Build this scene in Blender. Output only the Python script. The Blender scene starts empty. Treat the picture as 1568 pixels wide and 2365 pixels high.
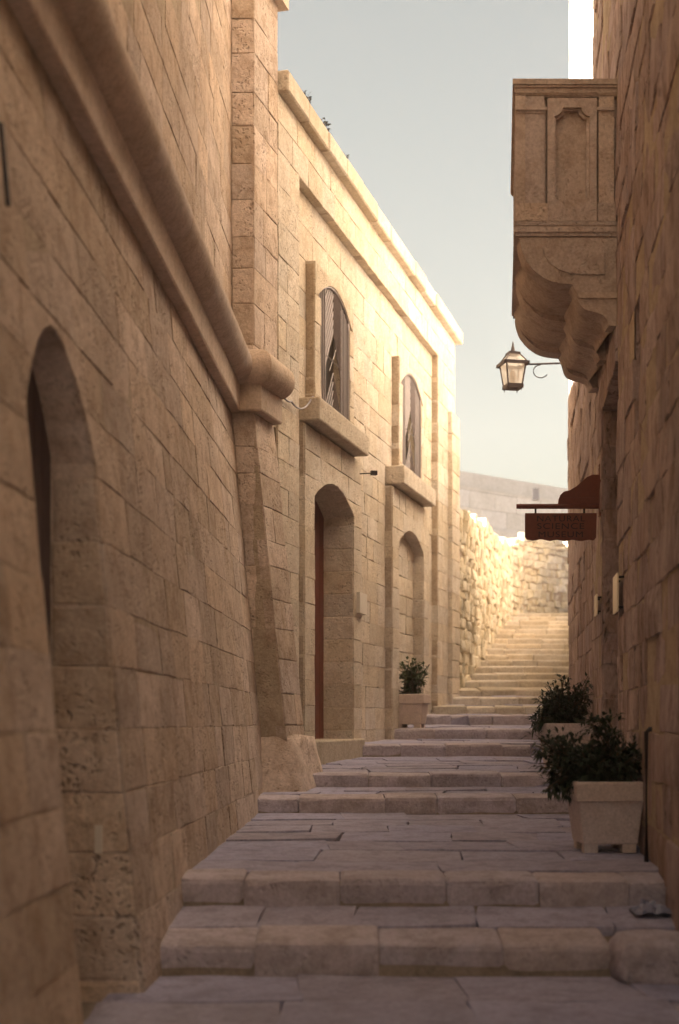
import bpy, bmesh, math, random
from mathutils import Vector, Matrix, noise as mnoise
R = math.radians
SC = bpy.context.scene
COL = SC.collection
EYE = 1.32                      # eye height above the lowest paving

# ------------------------------------------------------------------ camera, sky, sun, exposure
cam = bpy.data.cameras.new('camera'); camo = bpy.data.objects.new('camera', cam); COL.objects.link(camo)
camo.location = (0, 0, EYE); camo.rotation_euler = (R(90), 0, 0)
cam.sensor_fit = 'VERTICAL'; cam.sensor_height = 36; cam.sensor_width = 24; cam.lens = 50
cam.shift_y = 0.2038; cam.clip_start = 0.05; cam.clip_end = 3000
cam.dof.use_dof = True; cam.dof.focus_distance = 13.5; cam.dof.aperture_fstop = 1.5
SC.camera = camo

SUN_TRAVEL = Vector((1.0, 0.45)).normalized(); SUN_EL = 35
w = bpy.data.worlds.new('World'); SC.world = w; w.use_nodes = True
nt = w.node_tree; nt.nodes.clear()
out = nt.nodes.new('ShaderNodeOutputWorld'); bg = nt.nodes.new('ShaderNodeBackground')
sky = nt.nodes.new('ShaderNodeTexSky'); sky.sky_type = 'NISHITA'; sky.sun_disc = False
sky.sun_elevation = R(SUN_EL); sky.sun_rotation = math.atan2(-SUN_TRAVEL.x, -SUN_TRAVEL.y)
sky.air_density = 1.0; sky.dust_density = 6.0; sky.ozone_density = 1.0
hs = nt.nodes.new('ShaderNodeHueSaturation'); hs.inputs['Saturation'].default_value = 0.8
tint = nt.nodes.new('ShaderNodeMix'); tint.data_type = 'RGBA'; tint.blend_type = 'MULTIPLY'
tint.inputs[0].default_value = 1.0; tint.inputs[7].default_value = (0.665, 0.58, 0.425, 1)
nt.links.new(sky.outputs[0], hs.inputs['Color']); nt.links.new(hs.outputs[0], tint.inputs[6])
nt.links.new(tint.outputs[2], bg.inputs[0]); bg.inputs[1].default_value = 0.05
nt.links.new(bg.outputs[0], out.inputs[0])

sl = bpy.data.lights.new('sun', 'SUN'); sl.energy = 5.0; sl.angle = R(0.53); sl.color = (1.0, 0.94, 0.86)
so = bpy.data.objects.new('sun', sl); COL.objects.link(so)
ce = math.cos(R(SUN_EL))
sdir = Vector((SUN_TRAVEL.x*ce, SUN_TRAVEL.y*ce, -math.sin(R(SUN_EL))))
so.rotation_euler = sdir.to_track_quat('-Z', 'Y').to_euler(); so.location = (-20, -10, 40)

SC.view_settings.view_transform = 'Standard'; SC.view_settings.look = 'None'
SC.view_settings.gamma = 1; SC.view_settings.use_curve_mapping = False
SC.view_settings.exposure = 3.12
SC.render.engine = 'CYCLES'
SC.cycles.max_bounces = 8; SC.cycles.diffuse_bounces = 6; SC.cycles.use_denoising = True
SC.cycles.volume_bounces = 1

# ------------------------------------------------------------------ helpers
def px(p, y, d):                                # a spot in the street from its bearing and its distance
    return Vector(((p-784)/3285*d, d, EYE + (1665-y)/3285*d))
WORLD = {}
def link(o, parent=None, loc=(0, 0, 0)):
    COL.objects.link(o); loc = Vector(loc)
    WORLD[o.name] = loc
    if parent is not None:
        o.parent = parent; o.location = loc - WORLD[parent.name]
    else:
        o.location = loc
    return o
def tag(o, label=None, cat=None, group=None, kind=None):
    if label: o['label'] = label
    if cat: o['category'] = cat
    if group: o['group'] = group
    if kind: o['kind'] = kind
    return o
def empty(name, loc, label=None, cat=None, group=None, kind=None):
    o = bpy.data.objects.new(name, None); o.empty_display_size = 0.2
    link(o, None, loc); return tag(o, label, cat, group, kind)
def mesh_obj(name, verts, faces, mat, parent=None, smooth=False, loc=None, kind=None):
    vs = [Vector(v) for v in verts]
    if loc is None:
        c = Vector((0, 0, 0))
        for v in vs: c += v
        loc = c/len(vs)
    me = bpy.data.meshes.new(name)
    me.from_pydata([v-Vector(loc) for v in vs], [], faces); me.update()
    if smooth:
        for p in me.polygons: p.use_smooth = True
    if mat: me.materials.append(mat)
    o = bpy.data.objects.new(name, me); link(o, parent, loc)
    if kind: o['kind'] = kind
    return o
class MB:                                       # collects shapes into one mesh
    def __init__(s): s.v = []; s.f = []
    def add(s, v, f):
        n = len(s.v); s.v += [Vector(q) for q in v]; s.f += [tuple(i+n for i in q) for q in f]
    def box(s, c, size, rz=0, taper=(1, 1)):
        hx, hy, hz = size[0]/2, size[1]/2, size[2]/2; m = Matrix.Rotation(rz, 3, 'Z'); c = Vector(c)
        q = []
        for z, k in ((-hz, taper), (hz, (1, 1))):
            for x, y in ((-hx, -hy), (hx, -hy), (hx, hy), (-hx, hy)):
                q.append(c + m @ Vector((x*k[0], y*k[1], z)))
        s.add(q, [(3, 2, 1, 0), (4, 5, 6, 7), (0, 1, 5, 4), (1, 2, 6, 5), (2, 3, 7, 6), (3, 0, 4, 7)])
    def tube(s, pts, r, n=6, r1=None):
        pts = [Vector(p) for p in pts]; rings = []; N = len(pts)
        for i, p in enumerate(pts):
            t = (pts[min(i+1, N-1)]-pts[max(i-1, 0)]).normalized()
            a = t.cross(Vector((0, 0, 1)));
            if a.length < 1e-3: a = t.cross(Vector((1, 0, 0)))
            a.normalize(); b = t.cross(a)
            rr = r if r1 is None else r + (r1-r)*i/max(1, N-1)
            rings.append([p + a*rr*math.cos(2*math.pi*k/n) + b*rr*math.sin(2*math.pi*k/n) for k in range(n)])
        v = [q for rg in rings for q in rg]; f = []
        for i in range(N-1):
            for k in range(n):
                k2 = (k+1) % n
                f.append((i*n+k, i*n+k2, (i+1)*n+k2, (i+1)*n+k))
        f.append(tuple(range(n-1, -1, -1))); f.append(tuple((N-1)*n+k for k in range(n)))
        s.add(v, f)
    def prism(s, poly, f3, w0, w1):             # poly in (u,v), extruded along w
        n = len(poly)
        v = [f3(a, b, w0) for a, b in poly] + [f3(a, b, w1) for a, b in poly]
        f = [tuple(range(n-1, -1, -1)), tuple(range(n, 2*n))]
        f += [(i, (i+1) % n, n+(i+1) % n, n+i) for i in range(n)]
        s.add(v, f)
    def obj(s, name, mat, parent=None, smooth=False, loc=None, kind=None):
        return mesh_obj(name, s.v, s.f, mat, parent, smooth, loc, kind)

# ------------------------------------------------------------------ materials
def new_mat(name):
    m = bpy.data.materials.new(name); m.use_nodes = True
    n = m.node_tree; n.nodes.clear()
    o = n.nodes.new('ShaderNodeOutputMaterial'); b = n.nodes.new('ShaderNodeBsdfPrincipled')
    n.links.new(b.outputs[0], o.inputs[0]); return m, n, b
def ramp(n, src, stops):
    r = n.nodes.new('ShaderNodeValToRGB'); n.links.new(src, r.inputs[0])
    e = r.color_ramp.elements
    while len(e) < len(stops): e.new(0.5)
    for q, (p, c) in zip(e, stops):
        q.position = p; q.color = (c, c, c, 1) if not isinstance(c, tuple) else (*c, 1)
    return r.outputs[0]
def noise(n, vec, scale, detail=4, rough=0.6, dist=0.0):
    t = n.nodes.new('ShaderNodeTexNoise'); t.inputs['Scale'].default_value = scale
    t.inputs['Detail'].default_value = detail; t.inputs['Roughness'].default_value = rough
    t.inputs['Distortion'].default_value = dist
    n.links.new(vec, t.inputs['Vector']); return t.outputs['Fac']
def mth(n, op, a, b=None, c=None):
    t = n.nodes.new('ShaderNodeMath'); t.operation = op
    for i, q in enumerate((a, b, c)):
        if q is None: continue
        if isinstance(q, (int, float)): t.inputs[i].default_value = q
        else: n.links.new(q, t.inputs[i])
    return t.outputs[0]
def mixc(n, fac, a, b, mode='MIX'):
    t = n.nodes.new('ShaderNodeMix'); t.data_type = 'RGBA'; t.blend_type = mode
    for i, q in ((0, fac), (6, a), (7, b)):
        if isinstance(q, (int, float)): t.inputs[i].default_value = q
        elif isinstance(q, tuple): t.inputs[i].default_value = (*q, 1)
        else: n.links.new(q, t.inputs[i])
    return t.outputs[2]
def stone_mat(name, light, dark, stain, pits=0.6, bump=0.6, var=0.22, stretch=(1, 1, 1), fine=1.0):
    m, n, b = new_mat(name)
    g = n.nodes.new('ShaderNodeNewGeometry'); oi = n.nodes.new('ShaderNodeObjectInfo')
    mp = n.nodes.new('ShaderNodeMapping'); mp.inputs['Scale'].default_value = stretch
    n.links.new(g.outputs['Position'], mp.inputs[0]); P = mp.outputs[0]
    rnd = mth(n, 'FRACT', mth(n, 'ADD', oi.outputs['Random'], g.outputs['Random Per Island']))
    rnd2 = mth(n, 'FRACT', mth(n, 'MULTIPLY', rnd, 7.31))
    big = noise(n, P, 0.9, 5, 0.6, 0.4); mid = noise(n, P, 6.5*fine, 6, 0.68, 0.3)
    sml = noise(n, P, 38*fine, 5, 0.7); grit = noise(n, P, 150*fine, 3, 0.7)
    c = mixc(n, ramp(n, big, [(0.32, 0.0), (0.68, 1.0)]), dark, light)
    c = mixc(n, mth(n, 'MULTIPLY', ramp(n, mid, [(0.45, 0.0), (0.64, 1.0)]), 0.75), c, stain)
    v = mth(n, 'MULTIPLY_ADD', rnd, var, 1.0-var*0.55)
    v = mth(n, 'MULTIPLY', v, mth(n, 'MULTIPLY_ADD', sml, 0.95, 0.52))
    cv = n.nodes.new('ShaderNodeCombineXYZ')
    n.links.new(v, cv.inputs[0])
    n.links.new(mth(n, 'MULTIPLY', v, mth(n, 'MULTIPLY_ADD', rnd2, 0.05, 0.97)), cv.inputs[1])
    n.links.new(mth(n, 'MULTIPLY', v, mth(n, 'MULTIPLY_ADD', rnd2, 0.16, 0.90)), cv.inputs[2])
    c = mixc(n, 1.0, c, cv.outputs[0], 'MULTIPLY')
    # weathering hollows
    vo = n.nodes.new('ShaderNodeTexVoronoi'); vo.inputs['Scale'].default_value = 26*fine
    vo.inputs['Randomness'].default_value = 1.0
    wob = n.nodes.new('ShaderNodeVectorMath'); wob.operation = 'ADD'
    tn = n.nodes.new('ShaderNodeTexNoise'); tn.inputs['Scale'].default_value = 9*fine; n.links.new(P, tn.inputs['Vector'])
    sc = n.nodes.new('ShaderNodeVectorMath'); sc.operation = 'SCALE'; sc.inputs['Scale'].default_value = 0.14
    n.links.new(tn.outputs['Color'], sc.inputs[0]); n.links.new(P, wob.inputs[0]); n.links.new(sc.outputs[0], wob.inputs[1])
    n.links.new(wob.outputs[0], vo.inputs['Vector'])
    where = ramp(n, noise(n, P, 2.6*fine, 4, 0.7, 0.6), [(0.44, 0.0), (0.60, 1.0)])
    pit = mth(n, 'MULTIPLY', ramp(n, vo.outputs['Distance'], [(0.12, 1.0), (0.42, 0.0)]), where)
    c = mixc(n, mth(n, 'MULTIPLY', pit, 0.70*pits), c, tuple(q*0.45 for q in stain))
    h = mth(n, 'MULTIPLY_ADD', mid, 0.9, mth(n, 'MULTIPLY', sml, 0.55))
    h = mth(n, 'MULTIPLY_ADD', grit, 0.16, h)
    h = mth(n, 'SUBTRACT', h, mth(n, 'MULTIPLY', pit, 0.9*pits))
    bp = n.nodes.new('ShaderNodeBump'); bp.inputs['Strength'].default_value = bump; bp.inputs['Distance'].default_value = 0.032
    n.links.new(h, bp.inputs['Height']); n.links.new(bp.outputs[0], b.inputs['Normal'])
    n.links.new(c, b.inputs['Base Color']); b.inputs['Roughness'].default_value = 0.93
    b.inputs['Specular IOR Level'].default_value = 0.2
    return m
def plain_mat(name, col, rough=0.6, metal=0.0, var=0.25, scale=20, bump=0.15, spec=0.4):
    m, n, b = new_mat(name)
    g = n.nodes.new('ShaderNodeNewGeometry'); f = noise(n, g.outputs['Position'], scale, 5, 0.65)
    c = mixc(n, f, tuple(q*(1-var) for q in col), tuple(min(1, q*(1+var)) for q in col))
    n.links.new(c, b.inputs['Base Color']); b.inputs['Roughness'].default_value = rough; b.inputs['Metallic'].default_value = metal
    b.inputs['Specular IOR Level'].default_value = spec
    bp = n.nodes.new('ShaderNodeBump'); bp.inputs['Strength'].default_value = bump; bp.inputs['Distance'].default_value = 0.004
    n.links.new(f, bp.inputs['Height']); n.links.new(bp.outputs[0], b.inputs['Normal'])
    return m
M = {}
M['wall'] = stone_mat('limestone', (0.66, 0.55, 0.48), (0.49, 0.395, 0.33), (0.38, 0.28, 0.21), pits=0.9, var=0.30)
M['pale'] = stone_mat('pale_limestone', (0.68, 0.605, 0.515), (0.59, 0.515, 0.425), (0.51, 0.415, 0.315), pits=0.75)
M['smooth'] = stone_mat('dressed_limestone', (0.60, 0.49, 0.42), (0.52, 0.42, 0.35), (0.44, 0.34, 0.26), pits=0.3, bump=0.35)
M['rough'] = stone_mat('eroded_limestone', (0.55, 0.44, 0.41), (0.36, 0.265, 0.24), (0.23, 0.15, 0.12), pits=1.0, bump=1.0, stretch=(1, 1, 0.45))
M['balcony'] = stone_mat('balcony_limestone', (0.54, 0.445, 0.385), (0.47, 0.38, 0.325), (0.37, 0.28, 0.22), pits=0.5, bump=0.5)
M['floor'] = stone_mat('worn_paving', (0.40, 0.385, 0.515), (0.335, 0.32, 0.43), (0.25, 0.235, 0.295), pits=0.4, bump=0.45, var=0.10)  # violet cast of the shade put into the paving colour
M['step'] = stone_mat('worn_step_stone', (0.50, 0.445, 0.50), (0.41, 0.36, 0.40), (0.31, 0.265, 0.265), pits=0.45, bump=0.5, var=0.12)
M['mortar'] = stone_mat('lime_mortar', (0.50, 0.41, 0.32), (0.41, 0.33, 0.25), (0.32, 0.24, 0.175), pits=0.5, bump=0.6, var=0.0)
M['dirt'] = stone_mat('packed_earth', (0.30, 0.255, 0.235), (0.24, 0.20, 0.18), (0.18, 0.145, 0.12), pits=0.3, var=0.0)
M['rubble'] = stone_mat('rubble_limestone', (0.69, 0.63, 0.51), (0.60, 0.535, 0.41), (0.50, 0.41, 0.28), pits=0.6, var=0.35)
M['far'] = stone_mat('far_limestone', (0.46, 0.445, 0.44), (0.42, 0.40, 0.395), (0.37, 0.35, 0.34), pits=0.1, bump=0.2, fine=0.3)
M['step2'] = stone_mat('warm_lit_step_stone', (0.62, 0.55, 0.46), (0.53, 0.465, 0.38), (0.43, 0.36, 0.27), pits=0.4, bump=0.5, var=0.25)  # warm light and haze over the far steps painted into the stone
M['pot'] = stone_mat('cast_stone', (0.60, 0.51, 0.475), (0.55, 0.465, 0.43), (0.49, 0.405, 0.37), pits=0.35, bump=0.3, var=0.06, fine=1.5)
M['red'] = plain_mat('red_brown_paint', (0.16, 0.042, 0.025), 0.55, var=0.3, scale=9)
M['sign'] = plain_mat('sign_paint', (0.19, 0.058, 0.038), 0.5, var=0.25, scale=30)
M['letter'] = plain_mat('dark_lettering', (0.028, 0.016, 0.018), 0.6, var=0.1)
M['doorwood'] = plain_mat('grey_door_wood', (0.10, 0.075, 0.085), 0.7, var=0.3, scale=14)
M['iron'] = plain_mat('dark_iron', (0.035, 0.028, 0.03), 0.55, 0.6)
M['grille'] = plain_mat('grey_painted_iron', (0.27, 0.235, 0.235), 0.5, 0.2, var=0.2)
M['pane'] = plain_mat('dusty_window', (0.028, 0.021, 0.02), 0.35, var=0.3, scale=6, bump=0.02)
M['plate'] = plain_mat('cream_enamel', (0.78, 0.68, 0.50), 0.35, var=0.05, bump=0.02)
M['white'] = plain_mat('white_marble', (0.66, 0.60, 0.52), 0.5, var=0.06)
M['cable'] = plain_mat('grey_cable', (0.30, 0.28, 0.32), 0.5)
M['soil'] = plain_mat('potting_soil', (0.03, 0.022, 0.016), 0.95, var=0.4, scale=60, bump=0.6)
M['wood'] = plain_mat('plant_stem', (0.09, 0.065, 0.04), 0.85)
def leaf_mat(name, a, bcol):
    m, n, b = new_mat(name)
    g = n.nodes.new('ShaderNodeNewGeometry')
    c = mixc(n, g.outputs['Random Per Island'], a, bcol)
    n.links.new(c, b.inputs['Base Color']); b.inputs['Roughness'].default_value = 0.5
    b.inputs['Specular IOR Level'].default_value = 0.35
    tr = n.nodes.new('ShaderNodeBsdfTranslucent'); n.links.new(c, tr.inputs[0])
    ad = n.nodes.new('ShaderNodeMixShader'); ad.inputs[0].default_value = 0.22
    n.links.new(b.outputs[0], ad.inputs[1]); n.links.new(tr.outputs[0], ad.inputs[2])
    o = [q for q in n.nodes if q.type == 'OUTPUT_MATERIAL'][0]; n.links.new(ad.outputs[0], o.inputs[0])
    return m
M['leaf'] = leaf_mat('oleander_leaf', (0.016, 0.028, 0.015), (0.036, 0.052, 0.026))
M['leaf2'] = leaf_mat('glossy_leaf', (0.030, 0.048, 0.016), (0.085, 0.105, 0.035))
M['weed'] = leaf_mat('dry_weed', (0.035, 0.035, 0.035), (0.06, 0.06, 0.05))
m, n, b = new_mat('lantern_glass')
tl = n.nodes.new('ShaderNodeBsdfTranslucent'); tl.inputs[0].default_value = (0.95, 0.93, 0.90, 1)
tp = n.nodes.new('ShaderNodeBsdfTransparent'); tp.inputs[0].default_value = (1.0, 0.985, 0.96, 1); mx = n.nodes.new('ShaderNodeMixShader'); mx.inputs[0].default_value = 0.72
n.links.new(tl.outputs[0], mx.inputs[1]); n.links.new(tp.outputs[0], mx.inputs[2]); mx2 = n.nodes.new('ShaderNodeMixShader'); mx2.inputs[0].default_value = 0.06
b.inputs['Roughness'].default_value = 0.2; n.links.new(mx.outputs[0], mx2.inputs[1]); n.links.new(b.outputs[0], mx2.inputs[2])
n.links.new(mx2.outputs[0], [q for q in n.nodes if q.type == 'OUTPUT_MATERIAL'][0].inputs[0])
M['glass'] = m
M['lampiron'] = plain_mat('glare_paled_lamp_iron', (0.11, 0.09, 0.095), 0.6, 0.2)  # lighter than bare iron: sky glare round the lantern put into the colour
m, n, b = new_mat('thin_plastic'); b.inputs['Base Color'].default_value = (0.20, 0.20, 0.28, 1); b.inputs['Roughness'].default_value = 0.3
M['plastic'] = m

# ------------------------------------------------------------------ stones
def inset(poly, g):
    n = len(poly); outp = []
    for i in range(n):
        a, b, c = poly[i-1], poly[i], poly[(i+1) % n]
        e1 = Vector((b[0]-a[0], b[1]-a[1])); e2 = Vector((c[0]-b[0], c[1]-b[1]))
        e1 = e1.normalized() if e1.length > 1e-9 else Vector((1, 0)); e2 = e2.normalized() if e2.length > 1e-9 else e1
        n1 = Vector((-e1.y, e1.x)); n2 = Vector((-e2.y, e2.x)); q = n1+n2
        L = max(0.35, q.length_squared/2)
        outp.append((b[0]+q.x*g/L, b[1]+q.y*g/L))
    return outp
def hu0(us): return max(us)-min(us)
def stone_geo(poly, f, rng, w=0.0, depth=0.07, cham=0.011, gap=0.004, jit=0.004, bulge=0.005, tilt=0.0022, sub=0.34, chip=True):
    p2 = []
    for i in range(len(poly)):
        a, b = poly[i], poly[(i+1) % len(poly)]; p2.append(a)
        L = math.hypot(b[0]-a[0], b[1]-a[1])
        k = 2 if L > sub else 1
        for j in range(1, k): p2.append((a[0]+(b[0]-a[0])*j/k, a[1]+(b[1]-a[1])*j/k))
    n = len(p2)
    us = [q[0] for q in p2]; vs = [q[1] for q in p2]; cu, cv = sum(us)/n, sum(vs)/n
    size = max(1e-3, min(max(us)-min(us), max(vs)-min(vs)))
    cham = min(cham, size*0.2); big = rng.random() < 0.12; gap = gap*rng.uniform(0.2, 0.9)+(0.004 if big else 0); cham *= rng.uniform(0.3, 0.75)
    J = lambda: rng.uniform(-jit, jit)
    p2 = [(a+J(), b+J()) for a, b in p2]
    o1 = inset(p2, gap); o2 = inset(p2, gap+cham*rng.uniform(0.75, 1.35))
    if chip:
        for i in range(n):
            if rng.random() < 0.13:
                k = rng.uniform(0.03, 0.12)*min(1.0, 0.3/max(hu0(us), 0.05)); o2[i] = (o2[i][0]+(cu-o2[i][0])*k, o2[i][1]+(cv-o2[i][1])*k*1.5)
    ta, tb, tc = rng.uniform(-tilt, tilt), rng.uniform(-tilt, tilt), rng.uniform(-tilt, tilt)
    hu, hv = max(us)-min(us)+1e-6, max(vs)-min(vs)+1e-6
    off = lambda a, b: w + tc + ta*(a-cu)/hu*2 + tb*(b-cv)/hv*2
    v = [f(a, b, w-depth) for a, b in o1]
    v += [f(a, b, off(a, b)-cham*rng.uniform(0.7, 1.3)) for a, b in o1]
    v += [f(a, b, off(a, b)+J()*0.5) for a, b in o2]
    fc = []
    for lay in (0, 1):
        for i in range(n):
            j = (i+1) % n
            fc.append((lay*n+i, lay*n+j, (lay+1)*n+j, (lay+1)*n+i))
    if len(poly) <= 5:
        v.append(f(cu+rng.uniform(-.1, .1)*hu, cv+rng.uniform(-.1, .1)*hv, w+tc+rng.uniform(-.2, 1)*bulge)); k = 3*n
        fc += [(2*n+i, 2*n+(i+1) % n, k) for i in range(n)]
    else:
        fc.append(tuple(2*n+i for i in range(n)))
    return v, fc
def put_stones(parent, name, geos, mat, stuff_name, limit=300):
    def key(g):
        vs = g[0]; c = sum((Vector(q) for q in vs), Vector((0, 0, 0)))/len(vs)
        e = max((Vector(q)-c).length for q in vs)
        vis = 1.0 if c.y > 0.5 and abs(c.x/c.y) < 0.25 and -0.23 < (c.z-EYE)/c.y < 0.53 else 0.05
        return -vis*e/max(1.0, c.length)
    geos = sorted(geos, key=key)
    for v, f in geos[:limit]: mesh_obj(name, v, f, mat, parent)
    rest = geos[limit:]
    if rest:
        b = MB()
        for v, f in rest: b.add(v, f)
        b.obj(stuff_name, mat, parent, kind='stuff')
class Op:                                       # an opening with a flat or segmental head
    def __init__(s, uc, a, bot, spring, rise): s.uc, s.a, s.bot, s.spring, s.rise = uc, a, bot, spring, rise; s.apex = spring+rise
    def half(s, v):
        if v <= s.spring or s.rise <= 0: return s.a
        return s.a*math.sqrt(max(0.0, 1-(v-s.spring)/s.rise))
    def side(s, va, vb, sg):
        pts = [va, vb]
        if vb > s.spring and s.rise > 0:
            lo = max(va, s.spring); pts = sorted(set([va, lo, lo+(vb-lo)*.35, lo+(vb-lo)*.7, vb]))
        return [(s.uc+sg*s.half(v), v) for v in pts]
    def outline(s, n=14):
        pts = [(s.uc-s.a, s.bot), (s.uc+s.a, s.bot), (s.uc+s.a, s.spring)]
        if s.rise > 0:
            for i in range(1, n):
                u = s.uc+s.a*math.cos(math.pi*i/n); pts.append((u, s.spring+s.rise*(1-((u-s.uc)/s.a)**2)))
        pts.append((s.uc-s.a, s.spring)); return pts
def lay(u0, u1, rows, ops, rng, l0, l1):
    polys = []
    def fill(x0, x1, va, vb, lc=None, rc=None):
        L = x1-x0
        if L < 0.02: return
        n = max(1, round(L/rng.uniform(l0, l1))); cs = [x0]
        for i in range(1, n): cs.append(x0+L*(i+rng.uniform(-.26, .26))/n)
        cs.append(x1)
        for i in range(n):
            left = lc if (i == 0 and lc) else [(cs[i], va), (cs[i], vb)]
            right = rc if (i == n-1 and rc) else [(cs[i+1], va), (cs[i+1], vb)]
            p = right + left[::-1]
            polys.append([left[0]]+right+left[:0:-1])
    for va, vb in zip(rows[:-1], rows[1:]):
        x, lc = u0, None
        for o in sorted((o for o in ops if va < o.apex-1e-3 and vb > o.bot+1e-3), key=lambda o: o.uc):
            if vb < o.apex+1e-3 or o.rise <= 0:
                q = o.side(va, min(vb, o.apex-1e-4), -1); q[-1] = (q[-1][0], vb)
                fill(x, min(p[0] for p in q), va, vb, lc, q)
                r = o.side(va, min(vb, o.apex-1e-4), 1); r[-1] = (r[-1][0], vb)
                lc = r; x = max(p[0] for p in r)
            else:
                a, b = o.uc-o.half(va), o.uc+o.half(va); ext = 0.13
                fill(x, a-ext, va, vb, lc)
                arc = [(a+(b-a)*i/8, 0) for i in range(9)]
                arc = [(u, max(va, o.spring+o.rise*(1-((u-o.uc)/o.a)**2)) if o.rise > 0 else va) for u, _ in arc]
                polys.append([(a-ext, va)]+arc+[(b+ext, va), (b+ext, vb), (a-ext, vb)])
                lc = None; x = b+ext
        fill(x, u1, va, vb, lc)
    return polys
def sheet(parent, name, f, u0, u1, v0, v1, ops, mat, w=-0.0045):
    bm = bmesh.new(); edges = []
    def loop(pts):
        vs = [bm.verts.new((a, b, 0)) for a, b in pts]
        for i in range(len(vs)): edges.append(bm.edges.new((vs[i], vs[(i+1) % len(vs)])))
    loop([(u0, v0), (u1, v0), (u1, v1), (u0, v1)])
    for o in ops: loop(o.outline())
    bmesh.ops.triangle_fill(bm, edges=edges, use_beauty=True)
    bmesh.ops.recalc_face_normals(bm, faces=bm.faces)
    bm.verts.index_update()
    vs = [f(v.co.x, v.co.y, w) for v in bm.verts]
    fs = [tuple(v.index for v in p.verts) if p.normal.z > 0 else tuple(v.index for v in reversed(p.verts)) for p in bm.faces]
    bm.free()
    return mesh_obj(name, vs, fs, mat, parent)
def recess(parent, name, f, o, r, mat, w=-0.016):      # jambs and soffit behind an opening
    pts = o.outline(); n = len(pts)
    v = [f(a, b, w) for a, b in pts]+[f(a, b, -r) for a, b in pts]
    return mesh_obj(name, v, [(i, n+i, n+(i+1) % n, (i+1) % n) for i in range(n)], mat, parent)
def rows_between(v0, v1, h, rng=None, j=0.0):
    n = max(1, round((v1-v0)/h)); q = [v0+(v1-v0)*i/n for i in range(n+1)]
    if rng: q = [q[0]]+[x+rng.uniform(-j, j) for x in q[1:-1]]+[q[-1]]
    return q

# wall planes (seen in plan): the near left wall, the left house beyond it, the right-hand wall
class Plane:
    def __init__(s, x0, k, facing, batter=None):
        s.x0, s.k, s.n = x0, k, math.sqrt(1+k*k); s.facing = facing; s.batter = batter
        s.N = Vector((1, -k, 0))/s.n*facing
    def X(s, d): return s.x0+s.k*d
    def U(s, d): return d*s.n*s.facing
    def f(s, u, v, w):
        d = u*s.facing/s.n
        if s.batter: w = w+s.batter(v)
        p = Vector((s.X(d), d, EYE+v)); return p+s.N*w
    def inward(s, d):                               # frame running into the wall, facing the camera, hung at depth d
        def g(u, v, w):
            b = s.batter(v) if s.batter else 0
            p = Vector((s.X(d), d, EYE+v))+s.N*(u+b); return p+Vector((-s.k*0, -1, 0))*w
        return g
CORN = 2.88                                         # underside of the cornice, above the eye
W1 = Plane(-1.57, 0.042, 1, lambda v: 0.092*max(0.0, CORN-v))
W2 = Plane(-4.36, 0.268, 1)
W2B = Plane(-4.36, 0.268, 1, lambda v: 0.104*max(0.0, CORN-v))
WR = Plane(0.9115, 0.115, -1)
def d2(p): return 4.36/(0.268-(p-784)/3285)
GROUND = [(-30, -1.263), (7.1, -1.263)]
STEPS = [(7.1, -1.263, -1.112), (7.95, -1.03, -0.885), (12.4, -0.81, -0.672), (13.6, -0.633, -0.509), (17.0, -0.426, -0.288),
         (19.0, -0.249, -0.118), (20.8, -0.063, 0.080), (21.9, 0.100, 0.220), (22.8, 0.257, 0.368), (23.6, 0.41, 0.517),
         (24.4, 0.572, 0.683), (25.2, 0.72, 0.83)]
for k in range(1, 13): STEPS.append((25.2+0.8*k, 0.72+0.15*k, 0.835+0.15*k))
def gz(d):
    pd, pz = 2.0, -1.263
    for s in STEPS:
        if d < s[0]: return pz+(s[1]-pz)*(d-pd)/(s[0]-pd)
        pd, pz = s[0], s[2]
    return pz+0.02*(d-pd)

# ------------------------------------------------------------------ ground, paving and steps
rng = random.Random(3)
gd = [-25, 2.0]+[x for s in STEPS for x in (s[0]-0.02, s[0]+0.05)]+[60, 85]
gv, gf = [], []
for d in gd:
    z = EYE+(gz(max(2.0, d)) if d < 60 else gz(60))-0.05
    hw = 45
    gv += [(-hw, d, z), (-6, d, z), (8, d, z), (hw, d, z)]
for i in range(len(gd)-1):
    for k in range(3): gf.append((i*4+k, i*4+k+1, i*4+4+k+1, i*4+4+k))
mesh_obj('ground', gv, gf, M['dirt'], None, loc=(0, 0, 0), kind='structure')
street = empty('street_paving', (0.4, 8, EYE-1.2), kind='structure')
def floor_f(u, v, w): return Vector((u, v, EYE+gz(v)+w))
def left_x(d):
    if d < 13.2: return W1.X(d)+0.092*(CORN-gz(d))-0.14
    if d < 23.3: return W2.X(d)-0.12
    return 1.86+0.205*(d-23.3)-0.25
def right_x(d): return WR.X(d)+0.06 if d < 19.3 else WR.X(19.3)+0.06+(d-19.3)*0.55+0.3
geos = []
def pave(d0, d1, depth, l0, l1, jit=0.03):
    n = max(1, round((d1-d0)/depth)); ds = [d0+(d1-d0)*i/n for i in range(n+1)]
    ds = [ds[0]]+[q+rng.uniform(-.05, .05) for q in ds[1:-1]]+[ds[-1]]
    for a, b in zip(ds[:-1], ds[1:]):
        x0, x1 = min(left_x(a), left_x(b)), max(right_x(a), right_x(b)); x = x0
        sk = rng.uniform(-.05, .05)
        while x < x1-0.02:
            L = rng.uniform(l0, l1)
            if x+L > x1-0.2: L = x1-x
            j = lambda: rng.uniform(-jit, jit)
            x2 = x+L
            aa = a+0.004; bb = b-0.004
            p = [(x, aa+max(0, j()*.4)), (x2, aa+max(0, j()*.4)), (x2+sk, bb-max(0, j()*.4)), (x+sk, bb-max(0, j()*.4))]
            geos.append(stone_geo(p, floor_f, rng, w=0.0, depth=0.05, cham=0.006, gap=0.003, jit=jit*0.4, bulge=0.010, tilt=0.006))
            x = x2
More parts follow.
